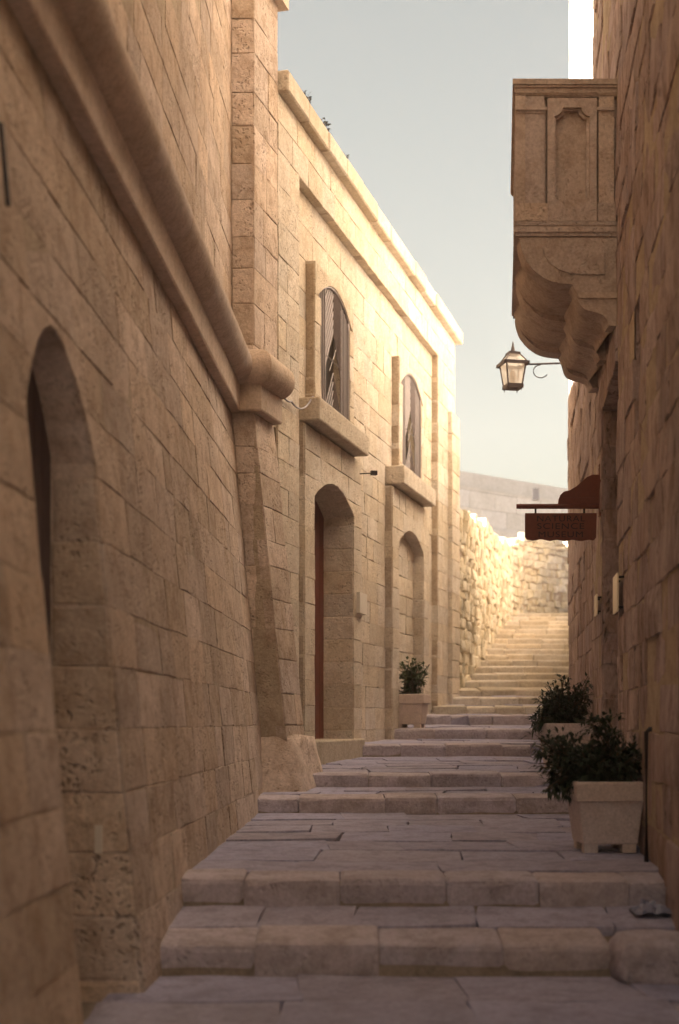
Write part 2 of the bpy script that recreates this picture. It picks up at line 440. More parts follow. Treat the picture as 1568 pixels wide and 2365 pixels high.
pave(2.2, 7.06, 0.62, 0.6, 1.15, 0.05)
LIP = 0.34
for (s, nx) in zip(STEPS[:9], STEPS[1:10]):
    a, b = s[0]+LIP, nx[0]-0.005
    if b-a > 0.25: pave(a, b, 0.55, 0.45, 1.0)
pave(STEPS[-1][0]+LIP, 39.5, 0.8, 0.7, 1.1)
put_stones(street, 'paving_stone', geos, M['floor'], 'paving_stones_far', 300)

stairs = empty('stone_steps', (0.8, 14, EYE-0.7), kind='structure')
geos = []; geos2 = []
for i, (d, zb, zt) in enumerate(STEPS):
    dep = LIP if i < 9 else min(0.8, (STEPS[i+1][0]-d if i+1 < len(STEPS) else LIP))
    x0, x1 = left_x(d)+0.05, right_x(d)
    if i == 0: x1 = 1.36
    if i == 4: x0 = W2.X(d)+0.06
    if i == 3: x0 = -0.33
    x = x0; znext = STEPS[i+1][1] if i+1 < len(STEPS) else zt+0.02
    dn = STEPS[i+1][0] if i+1 < len(STEPS) else d+1
    while x < x1-0.02:
        L = rng.uniform(0.42, 0.80)
        if x+L > x1-0.25: L = x1-x
        h = zt-zb+0.06; sl = (znext-zt)/(dn-d)
        dy = rng.uniform(-.02, .02); dz = rng.uniform(-.012, .008)
        # profile of the step stone, worn round at the nose, swept along x
        prof = [(0.0, -0.05), (-0.006, 0.25*h), (0.0, 0.82*h), (0.008, 0.94*h), (0.026, 1.0*h-0.004), (0.10, h), (dep, h+0.004)]
        v, f = [], []; g = 0.0025
        xs = [x+g, x+g+0.02, x+L*0.5, x+L-g-0.02, x+L-g]
        for k, xx in enumerate(xs):
            e = 0.007 if k in (0, 4) else 0
            for (a, c) in prof:
                v.append(Vector((xx+rng.uniform(-.003, .003), d+dy+a+e+rng.uniform(-.006, .006), EYE+zb-0.06+dz+c-e*(c > 0.5*h)+sl*a+rng.uniform(-.004, .004))))
        m_ = len(prof)
        for k in range(4):
            for q in range(m_-1): f.append((k*m_+q, (k+1)*m_+q, (k+1)*m_+q+1, k*m_+q+1))
        v += [Vector((xs[0], d+dep, EYE+zb-0.1)), Vector((xs[-1], d+dep, EYE+zb-0.1))]
        f.append(tuple(range(m_-1, -1, -1))+(len(v)-2,)); f.append(tuple(4*m_+q for q in range(m_))+(len(v)-1,))
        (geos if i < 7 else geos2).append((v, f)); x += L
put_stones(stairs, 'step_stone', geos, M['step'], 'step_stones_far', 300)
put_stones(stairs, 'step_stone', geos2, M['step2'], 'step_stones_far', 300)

# big worn boulder that ends the lowest step on the right
def boulder(name, mat, parent, c, size, seed, rough=0.12, n=5, e=0.55):
    bm = bmesh.new(); bmesh.ops.create_cube(bm, size=2)
    bmesh.ops.subdivide_edges(bm, edges=bm.edges, cuts=n, use_grid_fill=True)
    vs = []
    for v in bm.verts:
        p = v.co.copy(); r = max(abs(p.x), abs(p.y), abs(p.z)); q = p.normalized()*1.25
        p = p.lerp(q, e*0.6)
        nn = mnoise.noise_vector(p*1.3+Vector((seed, seed*2, 0)))*rough + mnoise.noise_vector(p*4+Vector((seed, 0, seed)))*rough*0.25
        p += nn; vs.append(Vector((p.x*size[0]/2, p.y*size[1]/2, p.z*size[2]/2))+Vector(c))
    bm.verts.index_update(); fs = [tuple(v.index for v in fc.verts) for fc in bm.faces]; bm.free()
    return mesh_obj(name, vs, fs, mat, parent, smooth=True)
boulder('step_stone', M['step'], stairs, (1.68, 7.02, EYE-1.185), (0.62, 0.40, 0.25), 5, 0.16)

# ------------------------------------------------------------------ left building with the roll cornice
near = empty('tall_stone_building', (-1.2, 9, EYE-1.2), 'tall weathered limestone building on the left with a heavy roll moulding and arched side door', 'building')
rng = random.Random(11)
door_op = Op(W1.U(6.03), 0.62, -1.6, 1.20, 0.45)
rows = rows_between(-1.5, CORN, 0.292, rng, 0.012)
geos = []
for p in lay(W1.U(3.2), W1.U(13.32), rows, [door_op], rng, 0.5, 0.85):
    geos.append(stone_geo(p, W1.f, rng, gap=0.002, cham=0.006, jit=0.006, bulge=0.008))
for p in lay(W1.U(6.2), W1.U(13.32), rows_between(3.2, 7.3, 0.285, rng, 0.01), [], rng, 0.5, 0.85):
    if p[0][1] < 0.52*p[-1][0]: geos.append(stone_geo(p, W1.f, rng, gap=0.002, cham=0.006, jit=0.006, bulge=0.008))
# far jamb of the arched door
gj = W1.inward(door_op.uc/W1.n+door_op.a-0.010)
for va, vb in zip(rows[:-1], rows[1:]):
    if vb < 1.3: geos.append(stone_geo([(-0.055-W1.batter(va), va), (-0.014, va), (-0.014, vb), (-0.055-W1.batter(vb), vb)], gj, rng, gap=0.003, jit=0.008, cham=0.014))
# pier: front face and its side, upright above the cornice and battered below
PF = 13.3
def pier_front(u, v, w):
    a = W1.X(PF)+0.092*max(0, CORN-v); b = W2.X(PF)+0.101*max(0, CORN-v)
    return Vector((a+(b-a)*u, PF-w, EYE+v))
def pf_poly(va, vb): return [(0, va), (1, va), (1, vb), (0, vb)]
def stone_u(va, vb, **k):                          # stones of the pier front, u scaled to metres
    W = 0.24
    return stone_geo([(0, va), (W, va), (W, vb), (0, vb)], lambda u, v, w: pier_front(u/W, v, w), rng, **k)
prow_hi = rows_between(3.2, 8.6, 0.33, rng, 0.03); prow_lo = rows_between(-0.62, CORN, 0.30, rng, 0.03)
for va, vb in list(zip(prow_hi[:-1], prow_hi[1:]))+list(zip(prow_lo[:-1], prow_lo[1:])):
    geos.append(stone_u(va, vb, gap=0.002, cham=0.012, jit=0.006, w=0.0))
for p in lay(W2.U(PF), W2.U(14.0), prow_hi, [], rng, 0.3, 0.6):
    geos.append(stone_geo(p, W2.f, rng, gap=0.002, cham=0.009, jit=0.006))
for p in lay(W2.U(PF), W2.U(13.88), prow_lo, [], rng, 0.35, 0.6):
    geos.append(stone_geo(p, W2B.f, rng, gap=0.002, cham=0.009, jit=0.006, depth=0.1))
put_stones(near, 'stone_block', geos, M['wall'], 'stone_blocks_rest', 300)
H1 = 10.1
sheet(near, 'wall', W1.f, W1.U(-2), W1.U(PF), -2.0, CORN, [door_op], M['mortar'])
sheet(near, 'wall', W1.f, W1.U(-2), W1.U(PF), CORN, H1, [], M['mortar'])
b = MB()
b.prism([(0, -1.4), (1, -1.4), (1, CORN), (0, CORN)], pier_front, -0.3, -0.016)
b.prism([(0, CORN), (1, CORN), (1, H1), (0, H1)], pier_front, -0.3, -0.016)
b.prism([(W2.U(PF)-0.0, CORN), (W2.U(14.0), CORN), (W2.U(14.0), H1), (W2.U(PF), H1)], W2.f, -0.3, -0.016)
b.prism([(W2.U(PF), -1.4), (W2.U(13.86), -1.4), (W2.U(13.86), CORN), (W2.U(PF), CORN)], W2B.f, -0.3, -0.016)
b.obj('pier', M['mortar'], near)
b = MB()
fl = [(-9, -2), (W1.X(-2)-0.42, -2), (W1.X(13.3)-0.42, 13.5), (W2.X(13.98)-0.3, 13.98), (-9, 13.98)]
b.prism(fl, lambda x, y, z: Vector((x, y, EYE+z)), -2.2, H1)
b.obj('wall', M['mortar'], near)
recess(near, 'door_recess', W1.f, door_op, 0.52, M['wall'])
dl = MB()
pl = [(door_op.uc-0.70, -1.35), (door_op.uc+0.70, -1.35), (door_op.uc+0.70, 1.75), (door_op.uc-0.70, 1.75)]
dl.prism(pl, Plane(-1.57, .042, 1).f, -0.13, -0.075)
door = dl.obj('door', M['doorwood'], near)
for k in range(8):
    q = MB(); u0 = door_op.uc-0.60+k*0.15
    q.prism([(u0+0.004, -1.3), (u0+0.146, -1.3), (u0+0.146, 1.7), (u0+0.004, 1.7)], Plane(-1.57, .042, 1).f, -0.08, -0.055)
    q.obj('plank', M['doorwood'], door)
q = MB(); q.box(W1.f(door_op.uc+0.60, -0.55, -0.14)+Vector((0, -0.03, 0)), (0.035, 0.02, 0.13)); q.obj('pale_plate', M['white'], near)  # small pale plate for a pale streak on the door reveal
# roll moulding with flat band below, run along the wall, round the pier and dying on its far side
def cornice_run(p0, p1, n0, n1, pieces, cap0=True):
    # p: plan points on the wall plane, n: outward mitre vectors (already scaled)
    for i in range(pieces):
        a, c = i/pieces, (i+1)/pieces
        P = [p0.lerp(p1, a), p0.lerp(p1, c)]; N = [n0.lerp(n1, a), n0.lerp(n1, c)]
        dirn = (p1-p0).normalized(); g = 0.001
        P = [P[0]+dirn*g, P[1]-dirn*g]
        for nm, prof in (('roll_stone', [(0.055+0.168*math.cos(t), 3.285+0.168*math.sin(t)) for t in [R(-112+x*224/14) for x in range(15)]]),
                         ('band_stone', [(0.0, CORN), (0.082, CORN+0.004), (0.090, CORN+0.02), (0.090, 3.20), (0.0, 3.20)])):
            prof = [(max(0.0, x) if nm == 'band_stone' else max(-0.01, x), z) for x, z in prof]
            jz = rng.uniform(-.0015, .0015)
            v = [Vector((p.x+n.x*x, p.y+n.y*x, EYE+z+jz)) for p, n in zip(P, N) for x, z in prof]; m_ = len(prof)
            f = [(k, k+1, m_+k+1, m_+k) for k in range(m_-1)]+[tuple(range(m_-1, -1, -1)), tuple(range(m_, 2*m_))]
            f = [tuple(reversed(q)) for q in f]
            v = v+[q.copy() for q in v]; f[-2:] = [tuple(x+2*m_ for x in q) for q in f[-2:]]
            o = mesh_obj(nm, v, f, M['smooth'], near, smooth=(nm == 'roll_stone'))
n1v = W1.N.copy(); nf = Vector((0, -1, 0)); n2v = W2.N.copy()
def mitre(a, b):
    q = a+b; return q*(2/q.length_squared)
A = Vector((W1.X(3.0), 3.0, 0)); B = Vector((W1.X(PF), PF, 0)); C = Vector((W2.X(PF), PF, 0)); D = Vector((W2.X(13.86), 13.86, 0))
cornice_run(A, B, n1v, mitre(n1v, nf), 8)
cornice_run(B, C, mitre(n1v, nf), mitre(nf, n2v), 1)
cornice_run(C, D, mitre(nf, n2v), n2v, 1)
# plinth boulder under the pier, and an upper ledge stone
def flare(name, bot, top, z0, z1, mat, parent, seed, n=6):
    bm = bmesh.new(); bmesh.ops.create_cube(bm, size=2); bmesh.ops.subdivide_edges(bm, edges=bm.edges, cuts=n, use_grid_fill=True); vs = []
    for v in bm.verts:
        c = v.co; r = max(abs(c.x), abs(c.y), abs(c.z)); c2 = c.lerp(c.normalized()*1.2, 0.07); s, t, q = (c2.x+1)/2, (c2.y+1)/2, (c2.z+1)/2
        R4 = [[a+(b-a)*q for a, b in zip(bot[k], top[k])] for k in range(4)]
        x = (R4[0][0]*(1-s)+R4[1][0]*s)*(1-t)+(R4[3][0]*(1-s)+R4[2][0]*s)*t; y = (R4[0][1]*(1-s)+R4[1][1]*s)*(1-t)+(R4[3][1]*(1-s)+R4[2][1]*s)*t
        p = Vector((x, y, z0+(z1-z0)*q)); vs.append(p+mnoise.noise_vector(p*3.1+Vector((seed, 0, 0)))*0.03+mnoise.noise_vector(p*9)*0.01)
    bm.verts.index_update(); fs = [tuple(v.index for v in f.verts) for f in bm.faces]; bm.free()
    return mesh_obj(name, vs, fs, mat, parent, smooth=True)
flare('plinth_stone', [(-0.85, 12.98), (-0.30, 12.98), (-0.10, 14.2), (-0.85, 14.2)], [(-0.85, 13.25), (-0.44, 13.25), (-0.25, 13.9), (-0.85, 13.9)], EYE-0.75, EYE-0.14, M['wall'], near, 3)
q = MB(); q.prism([(W2.U(13.7), 7.02), (W2.U(14.08), 7.02), (W2.U(14.08), 7.5), (W2.U(13.7), 7.5)], W2.f, -0.2, 0.09)
q.obj('ledge_stone', M['smooth'], near)

# ------------------------------------------------------------------ left house with two bays
house = empty('stone_house', (0.6, 18, EYE-0.4), 'pale two storey stone house beyond the pier with two barred arched windows', 'building')
rng = random.Random(21)
geos = []; FW = -0.10
low_rows = sorted([3.40-0.27*i for i in range(15)]); hi_rows = [3.40, 3.70, 4.0, 4.3, 4.6, 4.95, 5.30, 5.64]
BAYS = [16.10, 20.10]; K = W2.n
field_ops, sheet_ops = [], []
for bc in BAYS:
    field_ops += [Op(bc*K, 1.20*K, -3, 3.40, 0), Op(bc*K, 0.82*K, 3.401, 4.95, 0)]
fd0, fd1 = 14.72, 21.95
for p in lay(W2.U(fd0), W2.U(fd1), low_rows+hi_rows[1:], field_ops, rng, 0.42, 0.72):
    geos.append(stone_geo(p, W2.f, rng, w=FW, gap=0.002, cham=0.007, jit=0.006, depth=0.05))
SK = dict(gap=0.002, cham=0.007, jit=0.006, depth=0.12)
doors = []
for i, bc in enumerate(BAYS):
    do = Op(bc*K, 0.81*K, -3, 2.42, 0.245); wo = Op(bc*K+0.02, 0.61*K, 3.52, 4.68, 0.20); doors.append((do, wo))
    for p in lay((bc-1.18)*K, (bc+1.18)*K, low_rows[:-1], [do], rng, 0.34, 0.5): geos.append(stone_geo(p, W2.f, rng, **SK))
    wr = [3.40, 3.521, 3.70, 4.0, 4.3, 4.6, 4.95]
    for p in lay((bc-0.80)*K, (bc+0.80)*K, wr, [wo], rng, 0.2, 0.4): geos.append(stone_geo(p, W2.f, rng, **SK))
    r = 0.38 if i == 0 else 0.16
    gj = W2.inward(bc+0.81); ri = low_rows
    for va, vb in zip(ri[:-1], ri[1:]):
        if vb < 2.45:
            geos.append(stone_geo([(-r-0.02, va), (-0.013, va), (-0.013, vb), (-r-0.02, vb)], gj, rng, w=0.010, gap=0.003, cham=0.012, jit=0.006, depth=0.05))
    if i == 1:
        for p in lay((bc-0.9)*K, (bc+0.9)*K, low_rows, [], rng, 0.4, 0.7):
            if p[0][1] < 2.6: geos.append(stone_geo(p, W2.f, rng, w=-r, gap=0.003, cham=0.012, jit=0.008, depth=0.05))
# left strip, attic, end pilaster
for p in lay(W2.U(14.02), W2.U(fd0), low_rows+hi_rows[1:], [], rng, 0.35, 0.6): geos.append(stone_geo(p, W2.f, rng, **SK))
for p in lay(W2.U(14.02), W2.U(23.35), [5.64, 5.93, 6.20], [], rng, 0.45, 0.7): geos.append(stone_geo(p, W2.f, rng, **SK))
for p in lay(W2.U(fd1), W2.U(22.75), low_rows+hi_rows[1:], [], rng, 0.4, 0.6): geos.append(stone_geo(p, W2.f, rng, **SK))
for p in lay(W2.U(22.75), W2.U(23.4), low_rows+hi_rows[1:-2], [], rng, 0.4, 0.7): geos.append(stone_geo(p, W2.f, rng, w=0.07, gap=0.003, cham=0.012, jit=0.006, depth=0.15))
for p in lay(W2.U(22.75), W2.U(23.35), hi_rows[-3:], [], rng, 0.4, 0.7): geos.append(stone_geo(p, W2.f, rng, **SK))
put_stones(house, 'stone_block', geos, M['pale'], 'stone_blocks_rest', 300)
holes = [q for pr in doors for q in pr]
sheet(house, 'wall', W2.f, W2.U(14.0), W2.U(23.3), -2.5, 6.2, [Op(o.uc, o.a+0.01, o.bot if o.bot > 0 else -2.4, o.spring, o.rise) for o in holes], M['mortar'], w=FW-0.016)
b = MB()
for d0, d1, z0, z1 in ((14.0, fd0, -2, 6.2), (fd1, 23.3, -2, 6.2), (fd0, fd1, 5.645, 6.2)):
    b.prism([(W2.U(d0), z0), (W2.U(d1), z0), (W2.U(d1), z1), (W2.U(d0), z1)], W2.f, FW-0.05, -0.018)
b.obj('wall', M['mortar'], house)
b = MB()
b.prism([(W2.X(14.0)-0.55, 14.0), (W2.X(23.3)-0.55, 23.3), (-4, 23.3), (-8, 14.0)], lambda x, y, z: Vector((x, y, EYE+z)), -2.5, 6.2)
b.obj('wall', M['mortar'], house)
for i, (do, wo) in enumerate(doors):
    recess(house, 'arch_reveal', W2.f, do, 0.42 if i == 0 else 0.2, M['pale'], w=-0.012)
    recess(house, 'window_reveal', W2.f, wo, 0.3, M['pale'], w=-0.012)
    # surround core
    s = MB()
    for (u0, u1, z0, z1, o) in (((BAYS[i]-1.18)*K, (BAYS[i]+1.18)*K, -2, 3.14, do), ((BAYS[i]-0.80)*K, (BAYS[i]+0.80)*K, 3.36, 4.95, wo)):
        s.prism([(u0, z0), (o.uc-o.a-0.008, z0), (o.uc-o.a-0.008, z1), (u0, z1)], W2.f, FW-0.03, -0.02)
        s.prism([(o.uc+o.a+0.008, z0), (u1, z0), (u1, z1), (o.uc+o.a+0.008, z1)], W2.f, FW-0.03, -0.02)
    s.obj('surround', M['mortar'], house)
    # window: dusty pane, iron frame and patterned grille
    wp = MB(); oo = Op(wo.uc, wo.a+0.05, wo.bot-0.05, wo.spring, wo.rise+0.05)
    wp.prism(oo.outline(), W2.f, -0.24, -0.2)
    win = wp.obj('window', M['pane'], house)
    fr = MB(); ol = wo.outline(20)
    for a, c in zip(ol, ol[1:]+ol[:1]): fr.tube([W2.f(a[0], a[1], -0.03), W2.f(c[0], c[1], -0.03)], 0.022, 5)
    fr.obj('frame', M['grille'], win)
    gr = MB(); a = wo.a; topv = lambda u: wo.spring+wo.rise*(1-((u-wo.uc)/a)**2)
    def bar(u0, v0, u1, v1, rad=0.0085):
        v0 = min(v0, topv(u0)); v1 = min(v1, topv(u1))
        gr.tube([W2.f(u0, v0, -0.035), W2.f(u1, v1, -0.035)], rad, 4)
    ci = 0.34                                        # half-width of the centre panel
    for sg in (-1, 1):
        for k in range(4): u = wo.uc+sg*(ci+0.01+k*0.068); bar(u, wo.bot, u, topv(u), 0.009)
    vm = (wo.bot+wo.spring)/2+0.03
    bar(wo.uc-ci, vm+0.24, wo.uc-ci, wo.bot); bar(wo.uc+ci, topv(wo.uc+ci), wo.uc+ci, wo.bot)
    for k in range(24):                              # inverted chevrons above and below an open lozenge
        for base, h in ((vm-0.18+k*0.10, 0.46), (wo.bot-0.44+k*0.10, 0.46)):
            up = base > vm-0.2
            if not up and base+h > vm-0.10: continue
            for sg in (-1, 1):
                p0 = (wo.uc+sg*ci, base); p1 = (wo.uc, base+h)
                if p0[1] < wo.bot:
                    t = (wo.bot-p0[1])/(p1[1]-p0[1])
                    if t >= 0.98: continue
                    p0 = (p0[0]+(p1[0]-p0[0])*t, wo.bot)
                tv = topv(p0[0])
                if p0[1] >= tv: continue
                if p1[1] > topv(p1[0]):
                    t = (topv(p1[0])-p0[1])/(p1[1]-p0[1]); p1 = (p0[0]+(p1[0]-p0[0])*t, p0[1]+(p1[1]-p0[1])*t)
                bar(*p0, *p1, 0.008)
    bar(wo.uc-ci, vm-0.06, wo.uc+ci, vm-0.06, 0.010)
    bar(wo.uc-ci*.45, vm-0.20, wo.uc+ci*.4, vm+0.12, 0.006)
    gr.obj('grille', M['grille'], win)
    # sill
    sm = MB(); u0, u1 = (BAYS[i]-1.16)*K, (BAYS[i]+0.92)*K
    sm.prism([(u0, 3.155), (u1, 3.155), (u1, 3.40), (u0, 3.40)], W2.f, -0.2, 0.155)
    so_ = sm.obj('sill', M['pale'], house)
    bv = so_.modifiers.new('edge', 'BEVEL'); bv.width = 0.018; bv.segments = 2
# red-brown door of the first bay
do = doors[0][0]; dm = MB()
dm.prism([(do.uc-0.9, -0.6), (do.uc+0.9, -0.6), (do.uc+0.9, 2.7), (do.uc-0.9, 2.7)], W2.f, -0.44, -0.385)
dr = dm.obj('door', M['red'], house)
for k in range(9):
    q = MB(); u0 = do.uc-0.86+k*0.19
    q.prism([(u0+0.004, -0.3), (u0+0.186, -0.3), (u0+0.186, 2.66), (u0+0.004, 2.66)], W2.f, -0.39, -0.372); q.obj('plank', M['red'], dr)
q = MB(); q.tube([W2.f(do.uc-0.78, 0.9, -0.37), W2.f(do.uc-0.78, 0.9, -0.32), W2.f(do.uc-0.70, 0.9, -0.32)], 0.014, 6); q.obj('handle', M['iron'], dr)
tm = MB(); tm.prism([(W2.U(14.55), -0.9), (W2.U(17.15), -0.9), (W2.U(17.15), -0.215), (W2.U(14.55), -0.215)], W2.f, -0.45, 0.075)
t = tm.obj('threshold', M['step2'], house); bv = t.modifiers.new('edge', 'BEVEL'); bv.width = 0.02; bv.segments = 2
# coping along the roof edge
L0, L1 = 14.02, 23.5; n = 13
for k in range(n):
    a, c = L0+(L1-L0)*k/n, L0+(L1-L0)*(k+1)/n; q = MB(); jz = rng.uniform(-.008, .008)
    q.prism([(W2.U(a)+0.003, 6.20+jz), (W2.U(c)-0.003, 6.20+jz), (W2.U(c)-0.003, 6.41+jz+rng.uniform(-.01, .01)), (W2.U(a)+0.003, 6.41+jz)], W2.f, -0.45, 0.105+rng.uniform(-.01, .01))
    o = q.obj('coping_stone', M['pale'], house); bv = o.modifiers.new('edge', 'BEVEL'); bv.width = 0.015; bv.segments = 1
q = MB(); q.prism([(W2.U(14.02), 6.41), (W2.U(23.4), 6.41), (W2.U(23.4), 6.56), (W2.U(14.02), 6.56)], W2.f, -0.8, -0.42); q.obj('parapet', M['mortar'], house)
# plaque, floodlight, cables
q = MB(); q.prism([(W2.U(17.02), 1.29), (W2.U(17.36), 1.29), (W2.U(17.36), 1.54), (W2.U(17.02), 1.54)], W2.f, 0.0, 0.045)
o = q.obj('wall_plaque', M['white'], None); tag(o, 'small white plaque on the stone surround right of the red-brown door', 'plaque')
fl_ = empty('floodlight', W2.f(W2.U(17.15), 2.985, 0), 'small dark floodlight on a thin arm under the barred window', 'light')
q = MB(); P0 = W2.f(W2.U(17.2), 2.985, 0); q.tube([P0-Vector((0.02, 0, 0)), P0+Vector((0.13, -0.05, 0.0))], 0.007, 5); q.obj('arm', M['iron'], fl_)
q = MB(); q.box(P0+Vector((0.165, -0.06, 0.0)), (0.07, 0.06, 0.05), 0.3); q.obj('lamp_head', M['iron'], fl_)
q = MB()
def sag(a, c, s, n=8): return [a.lerp(c, i/n)-Vector((0, 0, s*4*(i/n)*(1-i/n))) for i in range(n+1)]
q.tube(sag(W2.f(W2.U(13.95), 3.28, 0.03), W2.f(W2.U(14.35), 3.22, 0.03), 0.05), 0.010, 5)
q.tube(sag(W2.f(W2.U(14.35), 3.22, 0.03), W2.f(W2.U(15.0), 3.415, 0.06), 0.10), 0.010, 5)
q.tube(sag(W2.f(W2.U(15.0), 3.415, 0.06), W2.f(W2.U(15.45), 3.43, 0.02), 0.0), 0.008, 5)
o = q.obj('cable', M['cable'], None); tag(o, 'grey cable sagging from the roll moulding to the barred window sill', 'cable')
# ------------------------------------------------------------------ right building
rightb = empty('eroded_stone_building', (2.1, 11, EYE-1.0), 'tall dark eroded stone building in shade along the right side', 'building')
rng = random.Random(31)
rr = Op(WR.U(12.2), 0.95, -3, 2.87, 0.0)           # doorway
nich = Op(WR.U(9.70), 0.22, 1.951, 2.87, 0.0)
geos = []
rrows = sorted(set([round(1.38-0.29*i, 3) for i in range(11)]+[1.38, 1.67, 1.951, 2.24, 2.53, 2.87]+[round(2.87+0.29*i, 3) for i in range(1, 17)]))
for p in lay(WR.U(14.45), WR.U(6.6), rrows, [rr, nich], rng, 0.45, 0.8):
    geos.append(stone_geo(p, WR.f, rng, w=rng.uniform(-.010, .012), gap=0.002, cham=0.010, jit=0.012, bulge=0.016, tilt=0.004))
gj = WR.inward(13.15)
def jr(u, v, w): return Vector((WR.X(13.15), 13.15, EYE+v))+WR.N*(-u)*1.0+Vector((0, -1, 0))*w
for va, vb in zip(rrows[:-1], rrows[1:]):
    if vb < 2.9: geos.append(stone_geo([(0.013, va), (0.33, va), (0.33, vb), (0.013, vb)], jr, rng, w=0.015, gap=0.003, cham=0.02, jit=0.008, depth=0.05))
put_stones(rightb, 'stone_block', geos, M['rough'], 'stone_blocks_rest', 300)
sheet(rightb, 'wall', WR.f, WR.U(14.45), WR.U(-2), -2.5, 15.0, [Op(rr.uc, rr.a, -2.4, rr.spring, rr.rise), nich], M['mortar'])
for nm, o, r in (('door_recess', rr, 0.42), ('niche', nich, 0.12)):
    recess(rightb, nm, WR.f, o, r, M['rough'])
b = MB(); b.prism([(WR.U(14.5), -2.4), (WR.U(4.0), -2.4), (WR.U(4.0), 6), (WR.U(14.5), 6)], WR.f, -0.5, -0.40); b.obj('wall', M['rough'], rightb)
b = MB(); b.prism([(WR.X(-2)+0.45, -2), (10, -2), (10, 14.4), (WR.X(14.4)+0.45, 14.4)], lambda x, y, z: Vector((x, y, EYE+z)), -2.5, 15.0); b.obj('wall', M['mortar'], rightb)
dm = MB(); dm.prism([(WR.U(13.1), -1.0), (WR.U(11.2), -1.0), (WR.U(11.2), 3.0), (WR.U(13.1), 3.0)], WR.f, -0.36, -0.30); dr = dm.obj('door', M['doorwood'], rightb)
# lower continuation of the right side
rlow = empty('low_stone_house', (2.9, 17, EYE-0.4), 'low rough stone house behind the balcony where the steps bend right', 'building')
geos = []
for p in lay(WR.U(20.0), WR.U(14.46), [round(-1.0+0.29*i, 3) for i in range(20)], [], rng, 0.45, 0.8):
    geos.append(stone_geo(p, WR.f, rng, w=rng.uniform(-.010, .012), gap=0.002, cham=0.010, jit=0.012, bulge=0.016, tilt=0.004))
def endf(u, v, w): return Vector((WR.X(19.3)+u, 19.3+w, EYE+v))
put_stones(rlow, 'stone_block', geos, M['rough'], 'stone_blocks_rest', 300)
b = MB(); b.prism([(WR.X(14.46)+0.016, 14.46), (9, 14.46), (9, 19.98), (WR.X(19.98)+0.016, 19.98)], lambda x, y, z: Vector((x, y, EYE+z)), -2.0, 4.6); b.obj('wall', M['mortar'], rlow)
# sunlit house rising behind it; unseen length and height added to bounce sunlight
sunb = empty('sunlit_house', (4.4, 21, EYE+1), 'bright sunlit upper wall rising behind the top of the balcony', 'building')
SX = lambda d: 3.88+(24.0-d)*0.02
b = MB(); b.prism([(SX(14.5), 14.5), (10, 14.5), (10, 34.5), (5.75, 34.5), (SX(24), 24.0)], lambda x, y, z: Vector((x, y, EYE+z)), -1.0, 16.0); b.obj('wall', M['mortar'], sunb)
geos = []
def sunf(u, v, w): d = -u; return Vector((SX(d)-w, d, EYE+v))
for p in lay(-23.98, -14.6, [4.5+0.33*i for i in range(24)], [], rng, 0.5, 0.9): geos.append(stone_geo(p, sunf, rng, w=0.012, gap=0.003, cham=0.012, jit=0.006))
put_stones(sunb, 'stone_block', geos, M['pale'], 'stone_blocks_rest', 300)

# ------------------------------------------------------------------ stone balcony on corbels
BD0, BD1 = 11.4, 13.75
balc = empty('stone_balcony', (WR.X(12.5), 12.5, EYE+3.2), 'enclosed carved stone balcony with recessed panels on scrolled corbels', 'balcony')
def bf(u, v, w):                                    # side face: u out from the wall, v up, w towards the camera
    return Vector((WR.X(BD0), BD0, EYE+v))+Vector((-1, 0, 0))*u+Vector((0, -1, 0))*w
def bs(d):                                          # same frame further along the wall
    return lambda u, v, w: Vector((WR.X(d), d, EYE+v))+Vector((-1, 0, 0))*u+Vector((0, -1, 0))*w
COR = [(0.0, 3.868), (0.776, 3.868), (0.767, 3.795), (0.736, 3.705), (0.70, 3.655), (0.667, 3.615), (0.583, 3.55), (0.49, 3.514), (0.354, 3.497),
       (0.335, 3.455), (0.323, 3.427), (0.299, 3.344), (0.257, 3.30), (0.20, 3.28), (0.142, 3.264), (0.09, 3.233), (0.063, 3.167), (0.0, 3.167)]
def smooth_run(p, n=4):                             # rounded scroll through the given points
    o = []
    for i in range(len(p)-1):
        a, b, c, d = p[max(0, i-1)], p[i], p[i+1], p[min(len(p)-1, i+2)]
        for k in range(n):
            t = k/n
            o.append(tuple(0.5*((2*b[q])+(c[q]-a[q])*t+(2*a[q]-5*b[q]+4*c[q]-d[q])*t*t+(3*b[q]-a[q]-3*c[q]+d[q])*t**3) for q in (0, 1)))
    return o+[p[-1]]
COR = [COR[0]]+smooth_run(COR[1:9])[:-1]+smooth_run(COR[8:17])+[COR[-1]]
# the frame here is mirrored (u runs to the left), so polygons are wound clockwise
for d in (BD0, BD0+1.08, BD0+2.15):
    q = MB(); q.prism(COR, bs(d), -0.20, 0.0); c_ = q.obj('corbel', M['balcony'], balc)
    if True:
        q = MB(); tri = [(0.10, 3.80), (0.60, 3.80), (0.575, 3.72), (0.53, 3.66), (0.47, 3.615), (0.38, 3.585), (0.28, 3.575), (0.10, 3.575)]
        q.prism(tri, bs(d), 0.0, 0.012); q.obj('carved_panel', M['balcony'], c_)
        q = MB(); q.prism([(0.0, 3.43), (0.315, 3.43), (0.305, 3.385), (0.0, 3.385)], bs(d), 0.0, 0.014); q.obj('moulding', M['balcony'], c_)
for d in (BD0+0.20, BD0+1.28):
    sh = [(max(0, u-0.07) if u > 0.02 else u, v+0.05 if v < 3.85 else v) for u, v in COR]
    q = MB(); q.prism(sh, bs(d), -0.88, 0.0); q.obj('soffit_stone', M['balcony'], balc)
BW = 0.815; TOP = 5.137
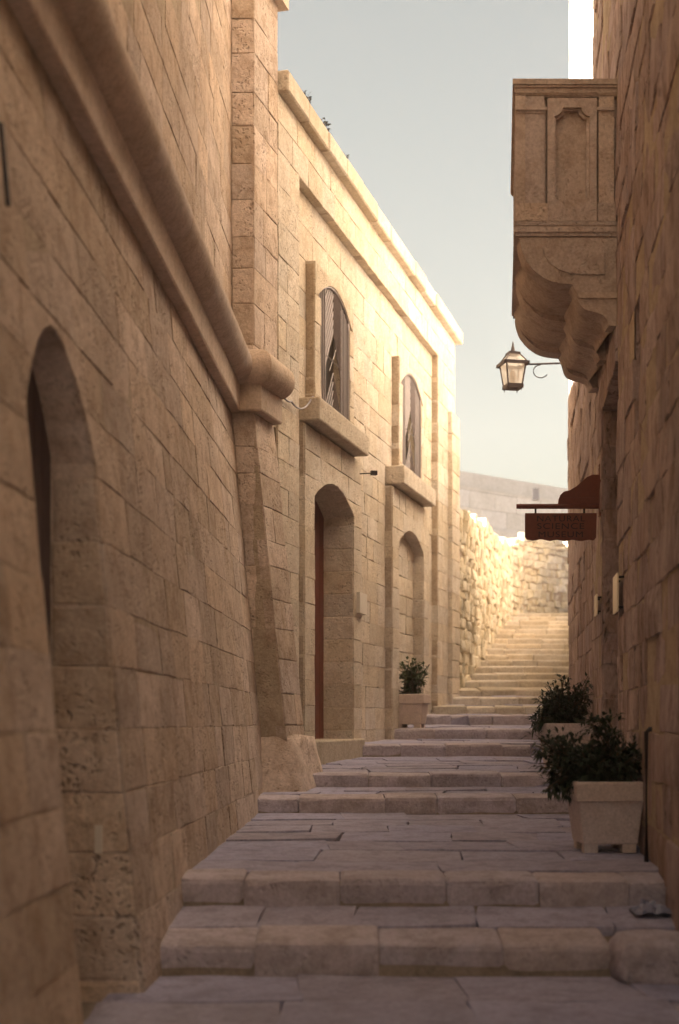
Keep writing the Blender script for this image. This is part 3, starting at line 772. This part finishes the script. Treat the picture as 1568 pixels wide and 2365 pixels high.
def ring(name, z0, z1, o, jo=0.0):                   # moulding course round the three free sides
    q = MB()
    p = [Vector((WR.X(BD0)-BW-o, BD0-o, 0)), Vector((WR.X(BD0)+0.02, BD0-o, 0)), Vector((WR.X(BD1)+0.02, BD1+o, 0)), Vector((WR.X(BD1)-BW-o, BD1+o, 0))]
    v = [x+Vector((0, 0, EYE+z0)) for x in p]+[x+Vector((0, 0, EYE+z1)) for x in p]
    q.add(v, [(3, 2, 1, 0), (4, 5, 6, 7), (0, 1, 5, 4), (1, 2, 6, 5), (2, 3, 7, 6), (3, 0, 4, 7)])
    return q.obj(name, M['balcony'], balc)
ring('floor_slab', 3.868, 3.885, -0.02)
ring('base_moulding', 3.885, 3.915, 0.0); ring('base_moulding', 3.915, 3.955, 0.012); ring('base_moulding', 3.955, 3.968, 0.003)
ring('base_moulding', 3.968, 4.0, 0.010)
ring('wall', 4.0, 5.01, -0.075)
ring('cornice', 5.01, 5.022, -0.022); ring('cornice', 5.022, 5.034, -0.010); ring('cornice', 5.034, 5.075, -0.002); ring('cornice', 5.075, 5.090, 0.012); ring('cornice', 5.093, TOP, 0.022)
def bpanel(name, u0, u1, v0, v1, w0, w1, mat='balcony'):
    q = MB(); q.prism([(u1, v0), (u0, v0), (u0, v1), (u1, v1)][::-1], bf, w0, w1); return q.obj(name, M[mat], balc)
U = lambda x: (1430-x)/288.0
V = lambda y: (1665-y)/288.0
def rect(name, x0, x1, y0, y1, w0, w1):
    return bpanel(name, U(x1), U(x0), V(y1), V(y0), w0, w1)
rect('pilaster', 1201, 1263, 224, 512, -0.08, 0.0); rect('pilaster_cap', 1195.5, 1268, 250, 257, 0.0, 0.022); rect('pilaster_cap', 1198, 1266, 257, 263, 0.0, 0.010)
rect('pilaster_base', 1196, 1270, 471, 512, 0.0, 0.012)
rect('pilaster', 1389, 1424, 224, 512, -0.08, -0.004); rect('pilaster_cap', 1384, 1424, 250, 257, -0.004, 0.016); rect('pilaster_base', 1386, 1428, 470, 512, -0.004, 0.008)
# middle slab with a sunk panel that has scooped corners
fo = [(U(1384), V(510)), (U(1270.5), V(510)), (U(1270.5), V(226)), (U(1384), V(226))]
def notch(x0, x1, y0, y1, c, g):
    pts = []
    pts += [(x0+c, y0), (x1-c, y0)]
    pts += [(x1-c+g*.3, y0+g*1.2), (x1-g*1.0, y0+c-g*.3), (x1, y0+c)] if True else []
    pts += [(x1, y1-c), (x1-c*.65, y1-c*.55), (x1-c*1.1, y1)]
    pts += [(x0+c*1.1, y1), (x0+c*.65, y1-c*.55), (x0, y1-c)]
    pts += [(x0, y0+c), (x0+g, y0+c-g*.3), (x0+c-g*.3, y0+g*1.2)]
    return pts
hole = notch(1287, 1368, 248, 482, 20, 7)
def slab_with_hole(name, outer, inner, w0, w1):
    bm = bmesh.new(); ed = []
    for lp in (outer, inner):
        vs = [bm.verts.new((a, c, 0)) for a, c in lp]
        for i in range(len(vs)): ed.append(bm.edges.new((vs[i], vs[(i+1) % len(vs)])))
    bmesh.ops.triangle_fill(bm, edges=ed, use_beauty=True); bm.verts.index_update()
    q = MB(); q.add([bf(v.co.x, v.co.y, w1) for v in bm.verts], [tuple(v.index for v in p.verts) if p.normal.z < 0 else tuple(v.index for v in reversed(p.verts)) for p in bm.faces]); bm.free()
    for lp, s in ((outer, 1), (inner, -1)):
        nn = len(lp); q.add([bf(a, c, w1) for a, c in lp]+[bf(a, c, w0) for a, c in lp], [(i, (i+1) % nn, nn+(i+1) % nn, nn+i) for i in range(nn)])
    return q.obj(name, M['balcony'], balc)
slab_with_hole('panel_frame', fo, [(U(a), V(c)) for a, c in hole], -0.08, -0.010)
hin = notch(1292, 1362, 253, 474, 19, 7)
slab_with_hole('panel_moulding', [(U(a), V(c)) for a, c in hole], [(U(a), V(c)) for a, c in hin], -0.08, -0.040)
# street face: pilasters and sunk panels
def sf(u, v, w):
    d = BD0+u; return Vector((WR.X(d)-BW, d, EYE+v))+Vector((-1, 0.115, 0))*w
for (a, c) in ((0.0, 0.2), (0.72, 0.88), (1.46, 1.62), (2.15, 2.35)):
    q = MB(); q.prism([(c, 4.0), (a, 4.0), (a, 5.01), (c, 5.01)], sf, -0.08, -0.003); q.obj('pilaster', M['balcony'], balc)
for (a, c) in ((0.26, 0.66), (0.94, 1.40), (1.68, 2.09)):
    q = MB(); q.prism([(c, 4.14), (a, 4.14), (a, 4.88), (c, 4.88)], sf, -0.08, -0.030); q.obj('street_panel', M['balcony'], balc)

# ------------------------------------------------------------------ museum sign
SD = 13.35
sign = empty('hanging_sign', px(1384, 1170, SD), 'red-brown hanging museum sign on a carved bracket board', 'sign')
def sg(x, y, w): return px(x, y, SD)+Vector((0, -w, 0))
def spoly(name, pts, w0, w1, mat, parent, bev=0.004):
    q = MB(); q.prism(pts, sg, w0, w1); bmq = q.obj(name, mat, parent)
    bm = bmesh.new(); bm.from_mesh(bmq.data); bmesh.ops.recalc_face_normals(bm, faces=bm.faces); bm.to_mesh(bmq.data); bm.free()
    b_ = bmq.modifiers.new('edge', 'BEVEL'); b_.width = bev; b_.segments = 2; return bmq
spoly('bracket_board', [(1383, 1097), (1368, 1097), (1354.5, 1103), (1342, 1114), (1329.6, 1125), (1315.7, 1133), (1301.7, 1136.5), (1294, 1143.7), (1290, 1154.6), (1289, 1165), (1383, 1165)], -0.02, 0.02, M['sign'], sign)
spoly('raised_bead', [(1302, 1151), (1372, 1151), (1372, 1149), (1302, 1149)], 0.018, 0.026, M['sign'], sign, 0.002)
q = MB(); q.tube([sg(1384, 1170, 0), sg(1205, 1170, 0)], 0.024, 10); q.tube([sg(1204, 1170, 0), sg(1199.5, 1170, 0), sg(1193, 1170, 0)], 0.026, 10, 0.022)
q.tube([sg(1207, 1170, 0), sg(1200, 1170, 0)], 0.016, 8); q.obj('bar', M['sign'], sign)
q = MB(); q.box(sg(1386, 1137, 0), (0.03, 0.07, 0.46)); q.tube([sg(1386, 1078, 0), sg(1386, 1072, 0)], 0.02, 8, 0.008); q.obj('wall_post', M['sign'], sign)
for hx in (1237, 1349):
    q = MB(); q.tube([sg(hx, 1174, 0), sg(hx, 1188, 0)], 0.010, 6); q.obj('hanger', M['iron'], sign)
bot = [(1217, 1247)]+[(1222+i*8.2, 1247.5+1.6*math.sin(i*1.4)+(1.2 if i > 5 else 0)) for i in range(18)]+[(1370, 1249), (1376, 1243)]
board = spoly('board', [(1377.5, 1186), (1212.5, 1186), (1212.5, 1240)]+bot, -0.018, 0.018, M['sign'], sign)
for txt, yc, wid in (('NATURAL', 1199.5, 110), ('SCIENCE', 1217, 108), ('MUSEUM', 1236, 102)):
    cu = bpy.data.curves.new('lettering', 'FONT'); cu.body = txt; cu.align_x = 'CENTER'; cu.align_y = 'CENTER'; cu.size = 0.082; cu.space_character = 1.12; cu.extrude = 0.003
    to = bpy.data.objects.new('lettering_curve', cu); COL.objects.link(to)
    bpy.context.view_layer.update()
    me = bpy.data.meshes.new_from_object(to.evaluated_get(bpy.context.evaluated_depsgraph_get()))
    bpy.data.objects.remove(to); me.name = 'lettering'
    wd = max(v.co.x for v in me.vertices)-min(v.co.x for v in me.vertices); s_ = (wid/3285*SD)/wd
    me.transform(Matrix.Rotation(R(90), 4, 'X') @ Matrix.Diagonal((s_, 0.95, 1, 1)))
    me.materials.clear(); me.materials.append(M['letter'])
    o = bpy.data.objects.new('lettering', me); link(o, board, sg(1294, yc, 0.0195))

# ------------------------------------------------------------------ wall plaques on the right
for (d, y0, y1, wd, so_, lab) in ((10.95, 1329, 1416, 0.42, 0.05, 'larger cream enamel plaque standing off the dark right wall, nearer the camera'), (13.35, 1375, 1422, 0.30, 0.045, 'smaller cream plaque on the dark right wall just beyond the doorway')):
    z0, z1 = (1665-y1)/3285*d, (1665-y0)/3285*d
    root = empty('wall_plaque', WR.f(WR.U(d), z0, 0), lab, 'plaque')
    q = MB(); q.prism([(WR.U(d)-wd/2, z0), (WR.U(d)+wd/2, z0), (WR.U(d)+wd/2, z1), (WR.U(d)-wd/2, z1)], WR.f, so_-0.012, so_)
    o = q.obj('plate', M['plate'], root)
    for su in (-1, 1):
        for zz in (z0+0.03, z1-0.03):
            q = MB(); c = WR.U(d)+su*(wd/2-0.04); q.tube([WR.f(c, zz, -0.01), WR.f(c, zz, so_-0.010)], 0.010, 6); q.obj('standoff', M['iron'], root)

# ------------------------------------------------------------------ street lantern
LD = 17.4
lamp = empty('street_lantern', px(1300, 843, LD), 'old iron street lantern on a scrolled wall bracket against the sky', 'lamp')
lc = px(1184.5, 842, LD); rz = R(12)
def frus(q, zc0, h0, zc1, h1):
    v = []
    for z, h in ((zc0, h0), (zc1, h1)):
        for x, y in ((-h, -h), (h, -h), (h, h), (-h, h)):
            v.append(lc+Matrix.Rotation(rz, 3, 'Z') @ Vector((x, y, z)))
    return v
v0 = frus(None, -0.29, 0.085, 0.0, 0.125); v1 = frus(None, 0.0, 0.15, 0.125, 0.062)
for i in range(4):
    j = (i+1) % 4
    q = MB(); q.add([v0[i], v0[j], v0[4+j], v0[4+i]], [(0, 1, 2, 3)]); o = q.obj('pane', M['glass'], lamp)
    sm = o.modifiers.new('thick', 'SOLIDIFY'); sm.thickness = 0.004
    q = MB(); q.tube([v0[i], v0[4+i]], 0.011, 5); q.tube([v1[i], v1[4+i]], 0.009, 5)
    q.tube([v0[i], v0[i]+(v0[i]-v0[4+i])*0.14], 0.009, 5, 0.003); q.obj('corner_bar', M['lampiron'], lamp)
    q = MB(); q.add([v1[i], v1[j], v1[4+j], v1[4+i]], [(0, 1, 2, 3)]); o = q.obj('roof_pane', M['glass'], lamp)
    sm = o.modifiers.new('thick', 'SOLIDIFY'); sm.thickness = 0.003
def ringbar(name, z, h, t):
    q = MB(); p = [lc+Matrix.Rotation(rz, 3, 'Z') @ Vector((x*h, y*h, z)) for x, y in ((-1, -1), (1, -1), (1, 1), (-1, 1))]
    for i in range(4): q.box((p[i]+p[(i+1) % 4])/2, (2*h+t, t, t*1.3), rz+(R(90) if i % 2 else 0))
    q.obj(name, M['lampiron'], lamp)
ringbar('eave_frame', 0.0, 0.148, 0.028); ringbar('base_frame', -0.275, 0.085, 0.036); ringbar('crown_frame', 0.128, 0.062, 0.022)
q = MB(); q.box(lc+Vector((0, 0, 0.145)), (0.10, 0.10, 0.012), rz); q.tube([lc+Vector((0, 0, 0.15)), lc+Vector((0, 0, 0.20)), lc+Vector((0, 0, 0.23)), lc+Vector((0, 0, 0.28))], 0.03, 8, 0.005); q.obj('finial', M['lampiron'], lamp)
q = MB(); q.tube([lc+Vector((0, 0, -0.27)), lc+Vector((0, 0, -0.17))], 0.03, 8); q.tube([lc+Vector((0, 0, -0.17)), lc+Vector((0, 0, -0.10)), lc+Vector((0, 0, -0.06))], 0.04, 8, 0.02); q.obj('bulb', M['white'], lamp)
wallp = WR.f(WR.U(LD), (1665-838)/3285*LD, 0.0)
q = MB(); q.tube([lc+Vector((0.15, 0, 0)), wallp], 0.012, 6)
q.tube([lc+Vector((0.34+0.09*math.cos(t), 0, -0.085+0.08*math.sin(t))) for t in [R(90+x*24) for x in range(11)]], 0.007, 5)
q.obj('bracket', M['lampiron'], lamp)
q = MB(); q.box(wallp, (0.03, 0.08, 0.3)); q.obj('wall_plate', M['lampiron'], lamp)

# ------------------------------------------------------------------ planters
def planter(loc, rz, label):
    root = empty('stone_planter', loc, label, 'planter', 'square stone planters')
    Rm = Matrix.Rotation(rz, 3, 'Z')
    def frustum(name, z0, h0, z1, h1, parent=root, bev=0.012, smooth=False):
        v = [Vector(loc)+Rm @ Vector((x*h, y*h, z)) for z, h in ((z0, h0), (z1, h1)) for x, y in ((-1, -1), (1, -1), (1, 1), (-1, 1))]
        o = mesh_obj(name, v, [(3, 2, 1, 0), (4, 5, 6, 7), (0, 1, 5, 4), (1, 2, 6, 5), (2, 3, 7, 6), (3, 0, 4, 7)], M['pot'], parent)
        m_ = o.modifiers.new('edge', 'BEVEL'); m_.width = bev; m_.segments = 3; return o
    frustum('body', 0.055, 0.178, 0.345, 0.213)
    # rim: four sides, open in the middle
    v, f = [], []
    for (h, z) in ((0.213, 0.335), (0.232, 0.337), (0.234, 0.455), (0.226, 0.465), (0.205, 0.465), (0.200, 0.42)):
        v += [Vector(loc)+Rm @ Vector((x*h, y*h, z)) for x, y in ((-1, -1), (1, -1), (1, 1), (-1, 1))]
    for k in range(5):
        for i in range(4): f.append((k*4+i, k*4+(i+1) % 4, k*4+4+(i+1) % 4, k*4+4+i))
    o = mesh_obj('rim', v, f, M['pot'], root); m_ = o.modifiers.new('edge', 'BEVEL'); m_.width = 0.006; m_.segments = 2
    for (x, y) in ((-1, -1), (1, -1), (1, 1), (-1, 1)):
        q = MB(); q.box(Vector(loc)+Rm @ Vector((x*0.125, y*0.125, 0.03)), (0.09, 0.09, 0.06), rz); q.obj('foot', M['pot'], root)
    q = MB(); q.box(Vector(loc)+Rm @ Vector((0, 0, 0.41)), (0.40, 0.40, 0.03), rz); q.obj('soil', M['soil'], root)
    return root
P1 = Vector((1.755, 9.42, EYE+gz(9.42))); planter(P1, R(2), 'square stone planter nearest the camera, holding dark bushy oleander')
P2 = Vector((2.27, 14.35, EYE+gz(14.35))); planter(P2, R(4), 'square stone planter half hidden behind the nearer bush on the right')
P3 = Vector((0.97, 19.45, EYE+gz(19.45))); planter(P3, R(-15), 'square stone planter on the left by the walled up archway')

def leaf(b, p, dirn, L, W, rng, droop=0.25):
    dirn = dirn.normalized(); side = dirn.cross(Vector((rng.uniform(-.4, .4), rng.uniform(-.4, .4), 1)))
    if side.length < 0.05: side = Vector((1, 0, 0))
    side.normalize(); up = side.cross(dirn)
    tip = p+dirn*L-Vector((0, 0, droop*L)); m1 = p+dirn*L*.45+up*L*0.06
    b.add([p, m1+side*W, tip, m1-side*W, m1-up*W*0.25], [(0, 1, 4), (1, 2, 4), (2, 3, 4), (3, 0, 4)])
def bush(root_loc, label, cat, shoots, leaf_len, leaf_w, per, mat, seed, group=None, spread=0.5):
    rg = random.Random(seed); root = empty('potted_shrub', root_loc, label, cat, group)
    st = MB(); fo_ = MB()
    for (end, bend, n) in shoots:
        a = Vector(root_loc)+Vector((rg.uniform(-.1, .1), rg.uniform(-.1, .1), 0)); e = Vector(root_loc)+Vector(end)
        c = a.lerp(e, 0.5)+Vector(bend)
        pts = [(1-t)**2*a+2*t*(1-t)*c+t*t*e for t in [i/8 for i in range(9)]]
        st.tube(pts, 0.009, 5, 0.003)
        for k in range(n):
            t = rg.uniform(0.12, 1.0)**0.8; i = min(7, int(t*8)); p = pts[i].lerp(pts[i+1], t*8-i); tan = (pts[i+1]-pts[i]).normalized()
            ang = rg.uniform(0, 2*math.pi); o = tan.orthogonal().normalized(); o = Matrix.Rotation(ang, 3, tan) @ o
            q = p+o*rg.uniform(0, 0.07)*spread*2
            for _ in range(per):
                dd = o*rg.uniform(.5, 1.1)+tan*rg.uniform(.1, 1.0)+Vector((rg.uniform(-.4, .4), rg.uniform(-.4, .4), rg.uniform(-.3, .4)))
                leaf(fo_, q, dd, leaf_len*rg.uniform(.6, 1.2), leaf_w*rg.uniform(.7, 1.2), rg)
    st.obj('stem', M['wood'], root); fo_.obj('foliage', mat, root); return root
rg = random.Random(5)
def shoots_near():
    s = []
    for k in range(75): s.append(((rg.uniform(-.20, .24), rg.uniform(-.2, .2), rg.uniform(.06, .27)), (rg.uniform(-.05, .05), 0, .04), 30))
    for k in range(40): s.append(((rg.uniform(-.38, -.12), rg.uniform(-.15, .15), rg.uniform(-.04, .34)), (-.05, 0, .10), 22))
    for k in range(9): s.append(((rg.uniform(-.52, -.30), rg.uniform(-.1, .1), rg.uniform(.12, .38)), (-.08, 0, .10), 16))
    for k in range(5): s.append(((rg.uniform(-.42, -.25), rg.uniform(-.1, .1), rg.uniform(-.05, .06)), (-.06, 0, .14), 14))
    for k in range(7): s.append(((rg.uniform(-.10, .06), rg.uniform(-.1, .1), rg.uniform(.36, .58)), (rg.uniform(.03, .14), 0, .06), 34))
    return s
bush(P1+Vector((0, 0, 0.42)), 'dark narrow-leaved shrub spilling left from the nearest stone planter', 'shrub', shoots_near(), 0.066, 0.010, 3, M['leaf'], 8, 'shrubs in the stone planters')
def shoots_far():
    s = []
    for k in range(70): s.append(((rg.uniform(-.28, .24), rg.uniform(-.2, .2), rg.uniform(.06, .38)), (rg.uniform(-.05, .05), 0, .05), 26))
    for k in range(12): s.append(((rg.uniform(-.36, -.1), rg.uniform(-.15, .15), rg.uniform(-.02, .22)), (-.05, 0, .08), 20))
    for k in range(16): s.append(((rg.uniform(-.24, .25), rg.uniform(-.1, .1), rg.uniform(.40, .56)), (0, 0, .04), 14))
    return s
bush(P2+Vector((0, 0, 0.42)), 'dark bushy shrub in the planter behind, against the right wall corner', 'shrub', shoots_far(), 0.07, 0.011, 3, M['leaf'], 9, 'shrubs in the stone planters')
def shoots_tree():
    s = []
    for k in range(40):
        a = rg.uniform(0, 6.28); r_ = rg.uniform(.03, .20); s.append(((r_*math.cos(a)+0.02, r_*math.sin(a), rg.uniform(.24, .52)), (0, 0, .12), 9))
    for k in range(10): s.append(((rg.uniform(-.14, .14), rg.uniform(-.14, .14), rg.uniform(.05, .12)), (0, 0, .02), 9))
    for k in range(3): s.append(((0.26, -0.02, rg.uniform(.42, .47)), (0.02, 0, .1), 4))
    return s
bush(P3+Vector((0, 0, 0.42)), 'small glossy broad-leaved shrub in the planter left of the steps', 'shrub', shoots_tree(), 0.085, 0.020, 2, M['leaf2'], 10, 'shrubs in the stone planters')
# weeds on the roof edge
for k, (p, y, hh, lab) in enumerate(((703, 212, 0.16, 'larger dark weed tuft on the coping near the pier end'), (745, 285, 0.18, 'dark weed tuft leaning on the coping further along the roof'), (790, 390, 0.12, 'small faded weed tuft farthest along the roof coping'))):
    d = d2(p)+0.1; rg2 = random.Random(40+k); loc = W2.f(W2.U(d), 6.42, -0.03)
    b = MB()
    for i in range(110):
        a = loc+Vector((rg2.uniform(-.06, .06), rg2.uniform(-.12, .12), rg2.uniform(0, hh)))
        leaf(b, a, Vector((rg2.uniform(-1, 1), rg2.uniform(-1, 1), rg2.uniform(0, 1))), 0.06, 0.012, rg2)
    o = b.obj('weed_tuft', M['weed'], None, loc=loc); tag(o, lab, 'weed', 'weeds on the roof edge')

# iron pole by the near planter, litter, rod at far left
q = MB(); d = 8.75; X = WR.X(d)-0.03
q.tube([Vector((X, d, EYE+gz(d))), Vector((X, d, EYE+gz(d)+0.80)), Vector((X+0.02, d, EYE+gz(d)+0.82)), Vector((X+0.07, d, EYE+gz(d)+0.82))], 0.014, 8)
o = q.obj('drain_pipe', M['iron'], None, smooth=True); tag(o, 'short dark pipe standing against the right wall beside the nearest planter', 'pipe')
rg = random.Random(12); bm = bmesh.new(); bmesh.ops.create_grid(bm, x_segments=12, y_segments=12, size=1)
vs = []
for v in bm.verts:
    p = v.co; h = abs(mnoise.noise(Vector((p.x*1.7, p.y*1.9, 3.1))))*1.0+abs(mnoise.noise(Vector((p.x*4, p.y*4, 7))))*0.5
    h *= max(0, 1-(p.x*p.x+p.y*p.y)*0.45)
    vs.append(Vector((1.69+p.x*0.105+mnoise.noise(p*3)*0.03, 7.72+p.y*0.11, EYE+gz(7.72)+0.012+h*0.10)))
bm.verts.index_update(); fs = [tuple(v.index for v in f.verts) for f in bm.faces]; bm.free()
o = mesh_obj('plastic_bag', vs, fs, M['plastic'], None); tag(o, 'crumpled bluish plastic bag lying at the foot of the right wall', 'litter')
q = MB(); d = 5.2; pa = W1.f(W1.U(d), 2.18, 0.05); q.tube([W1.f(W1.U(d), 2.2, -0.02), pa, W1.f(W1.U(d), 1.88, 0.05)], 0.010, 6)
o = q.obj('iron_rod', M['iron'], None); tag(o, 'thin dark iron rod hooked on the left wall at the picture edge', 'rod')

# ------------------------------------------------------------------ rubble wall along and behind the upper steps
rub = empty('rubble_wall', (3.0, 30, EYE+1), 'sunlit yellow rubble stone wall curving behind the top of the steps', 'wall')
rng = random.Random(51)
path = [Vector((1.84, 23.3, 0)), Vector((2.31, 25.2, 0)), Vector((2.93, 28.4, 0)), Vector((3.55, 31.6, 0)), Vector((4.15, 34.4, 0)), Vector((4.6, 35.3, 0)), Vector((5.5, 36.15, 0)), Vector((7.6, 37.6, 0)), Vector((11, 39.8, 0))]
tops = [3.85, 3.62, 3.95, 4.0, 4.35, 4.55, 4.62, 4.62, 4.6]
cum = [0]
for a, c in zip(path[:-1], path[1:]): cum.append(cum[-1]+(c-a).length)
def seg(u):
    for i in range(len(cum)-1):
        if u <= cum[i+1] or i == len(cum)-2:
            return i, (u-cum[i])/(cum[i+1]-cum[i])
def rf(u, v, w):
    i, t = seg(u); a, c = path[i], path[i+1]; dr_ = (c-a).normalized()
    nn = Vector((dr_.y, -dr_.x, 0)); p = a.lerp(c, t)
    return Vector((p.x, p.y, EYE+v))+nn*w
def rtop(u): i, t = seg(u); return tops[i]+(tops[i+1]-tops[i])*t
def rbase(u): return gz(rf(u, 0, 0).y)-0.15
geos = []; v = 0.1
while v < 4.8:
    h = rng.uniform(0.12, 0.23); u = rng.uniform(0, .3)
    while u < cum[-1]-0.3:
        L = rng.uniform(0.13, 0.36)
        um = u+L/2
        if v+h*0.5 > rbase(um) and v+h*0.5 < rtop(um)+0.12*mnoise.noise(Vector((um*1.7, 0, 0))):
            j = lambda s=0.035: rng.uniform(-s, s)
            p = [(u+j(), v+j()), (u+L+j(), v+j()), (u+L+j(), v+h+j()), (u+j(), v+h+j())]
            geos.append(stone_geo(p, rf, rng, w=rng.uniform(-.02, .05), gap=0.010, cham=0.03, jit=0.014, bulge=0.03, tilt=0.02, depth=0.15, sub=0.25))
        u += L
    v += h
put_stones(rub, 'rubble_stone', geos, M['rubble'], 'rubble_stones_rest', 300)
b = MB(); N_ = 60
for i in range(N_):
    u0, u1 = cum[-1]*i/N_, cum[-1]*(i+1)/N_
    b.prism([(u0, -1), (u1, -1), (u1, rtop(u1)-0.1), (u0, rtop(u0)-0.1)], rf, -0.8, -0.03)
b.obj('core', M['mortar'], rub)

# ------------------------------------------------------------------ bastion far behind
bas = empty('bastion', (9, 57, EYE), 'pale hazy fortress wall far behind the top of the steps', 'fortification')
p0, p1 = px(900, 1665, 53), px(1500, 1665, 63.5); dr_ = (Vector((p1.x, p1.y, 0))-Vector((p0.x, p0.y, 0))); LL = dr_.length; dr_.normalize(); nn = Vector((dr_.y, -dr_.x, 0))
def baf(u, v, w): return Vector((p0.x, p0.y, EYE+v))+dr_*u+nn*w
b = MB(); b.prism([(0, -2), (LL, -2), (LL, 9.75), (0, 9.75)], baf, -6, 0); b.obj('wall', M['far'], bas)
for (z, hh, o_) in ((9.05, 0.12, 0.06), (7.6, 0.10, 0.05)):
    b = MB(); b.prism([(0, z), (LL, z), (LL, z+hh), (0, z+hh)], baf, 0, o_); b.obj('string_course', M['far'], bas)
geos = []; rng = random.Random(61)
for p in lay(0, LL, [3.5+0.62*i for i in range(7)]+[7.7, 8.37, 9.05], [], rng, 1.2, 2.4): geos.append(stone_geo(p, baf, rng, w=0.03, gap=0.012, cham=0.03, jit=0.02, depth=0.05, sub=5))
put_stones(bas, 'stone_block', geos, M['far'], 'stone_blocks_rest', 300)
c0 = px(1235, 1145, 57.0); b = MB(); b.box(c0+Vector((0, -0.3, 0)), (0.24, 0.24, 0.45)); b.obj('vent', M['iron'], bas)

# ------------------------------------------------------------------ haze over the whole place
hm = bpy.data.materials.new('haze'); hm.use_nodes = True; hn = hm.node_tree; hn.nodes.clear()
ho = hn.nodes.new('ShaderNodeOutputMaterial'); pv = hn.nodes.new('ShaderNodeVolumePrincipled')
pv.inputs['Color'].default_value = (0.95, 0.92, 0.88, 1); pv.inputs['Density'].default_value = 0.0018; pv.inputs['Anisotropy'].default_value = 0.2
hn.links.new(pv.outputs[0], ho.inputs['Volume'])
q = MB(); q.box((0, 30, 7.6), (92, 114, 23.0)); o = q.obj('haze', hm, None); o['kind'] = 'stuff'
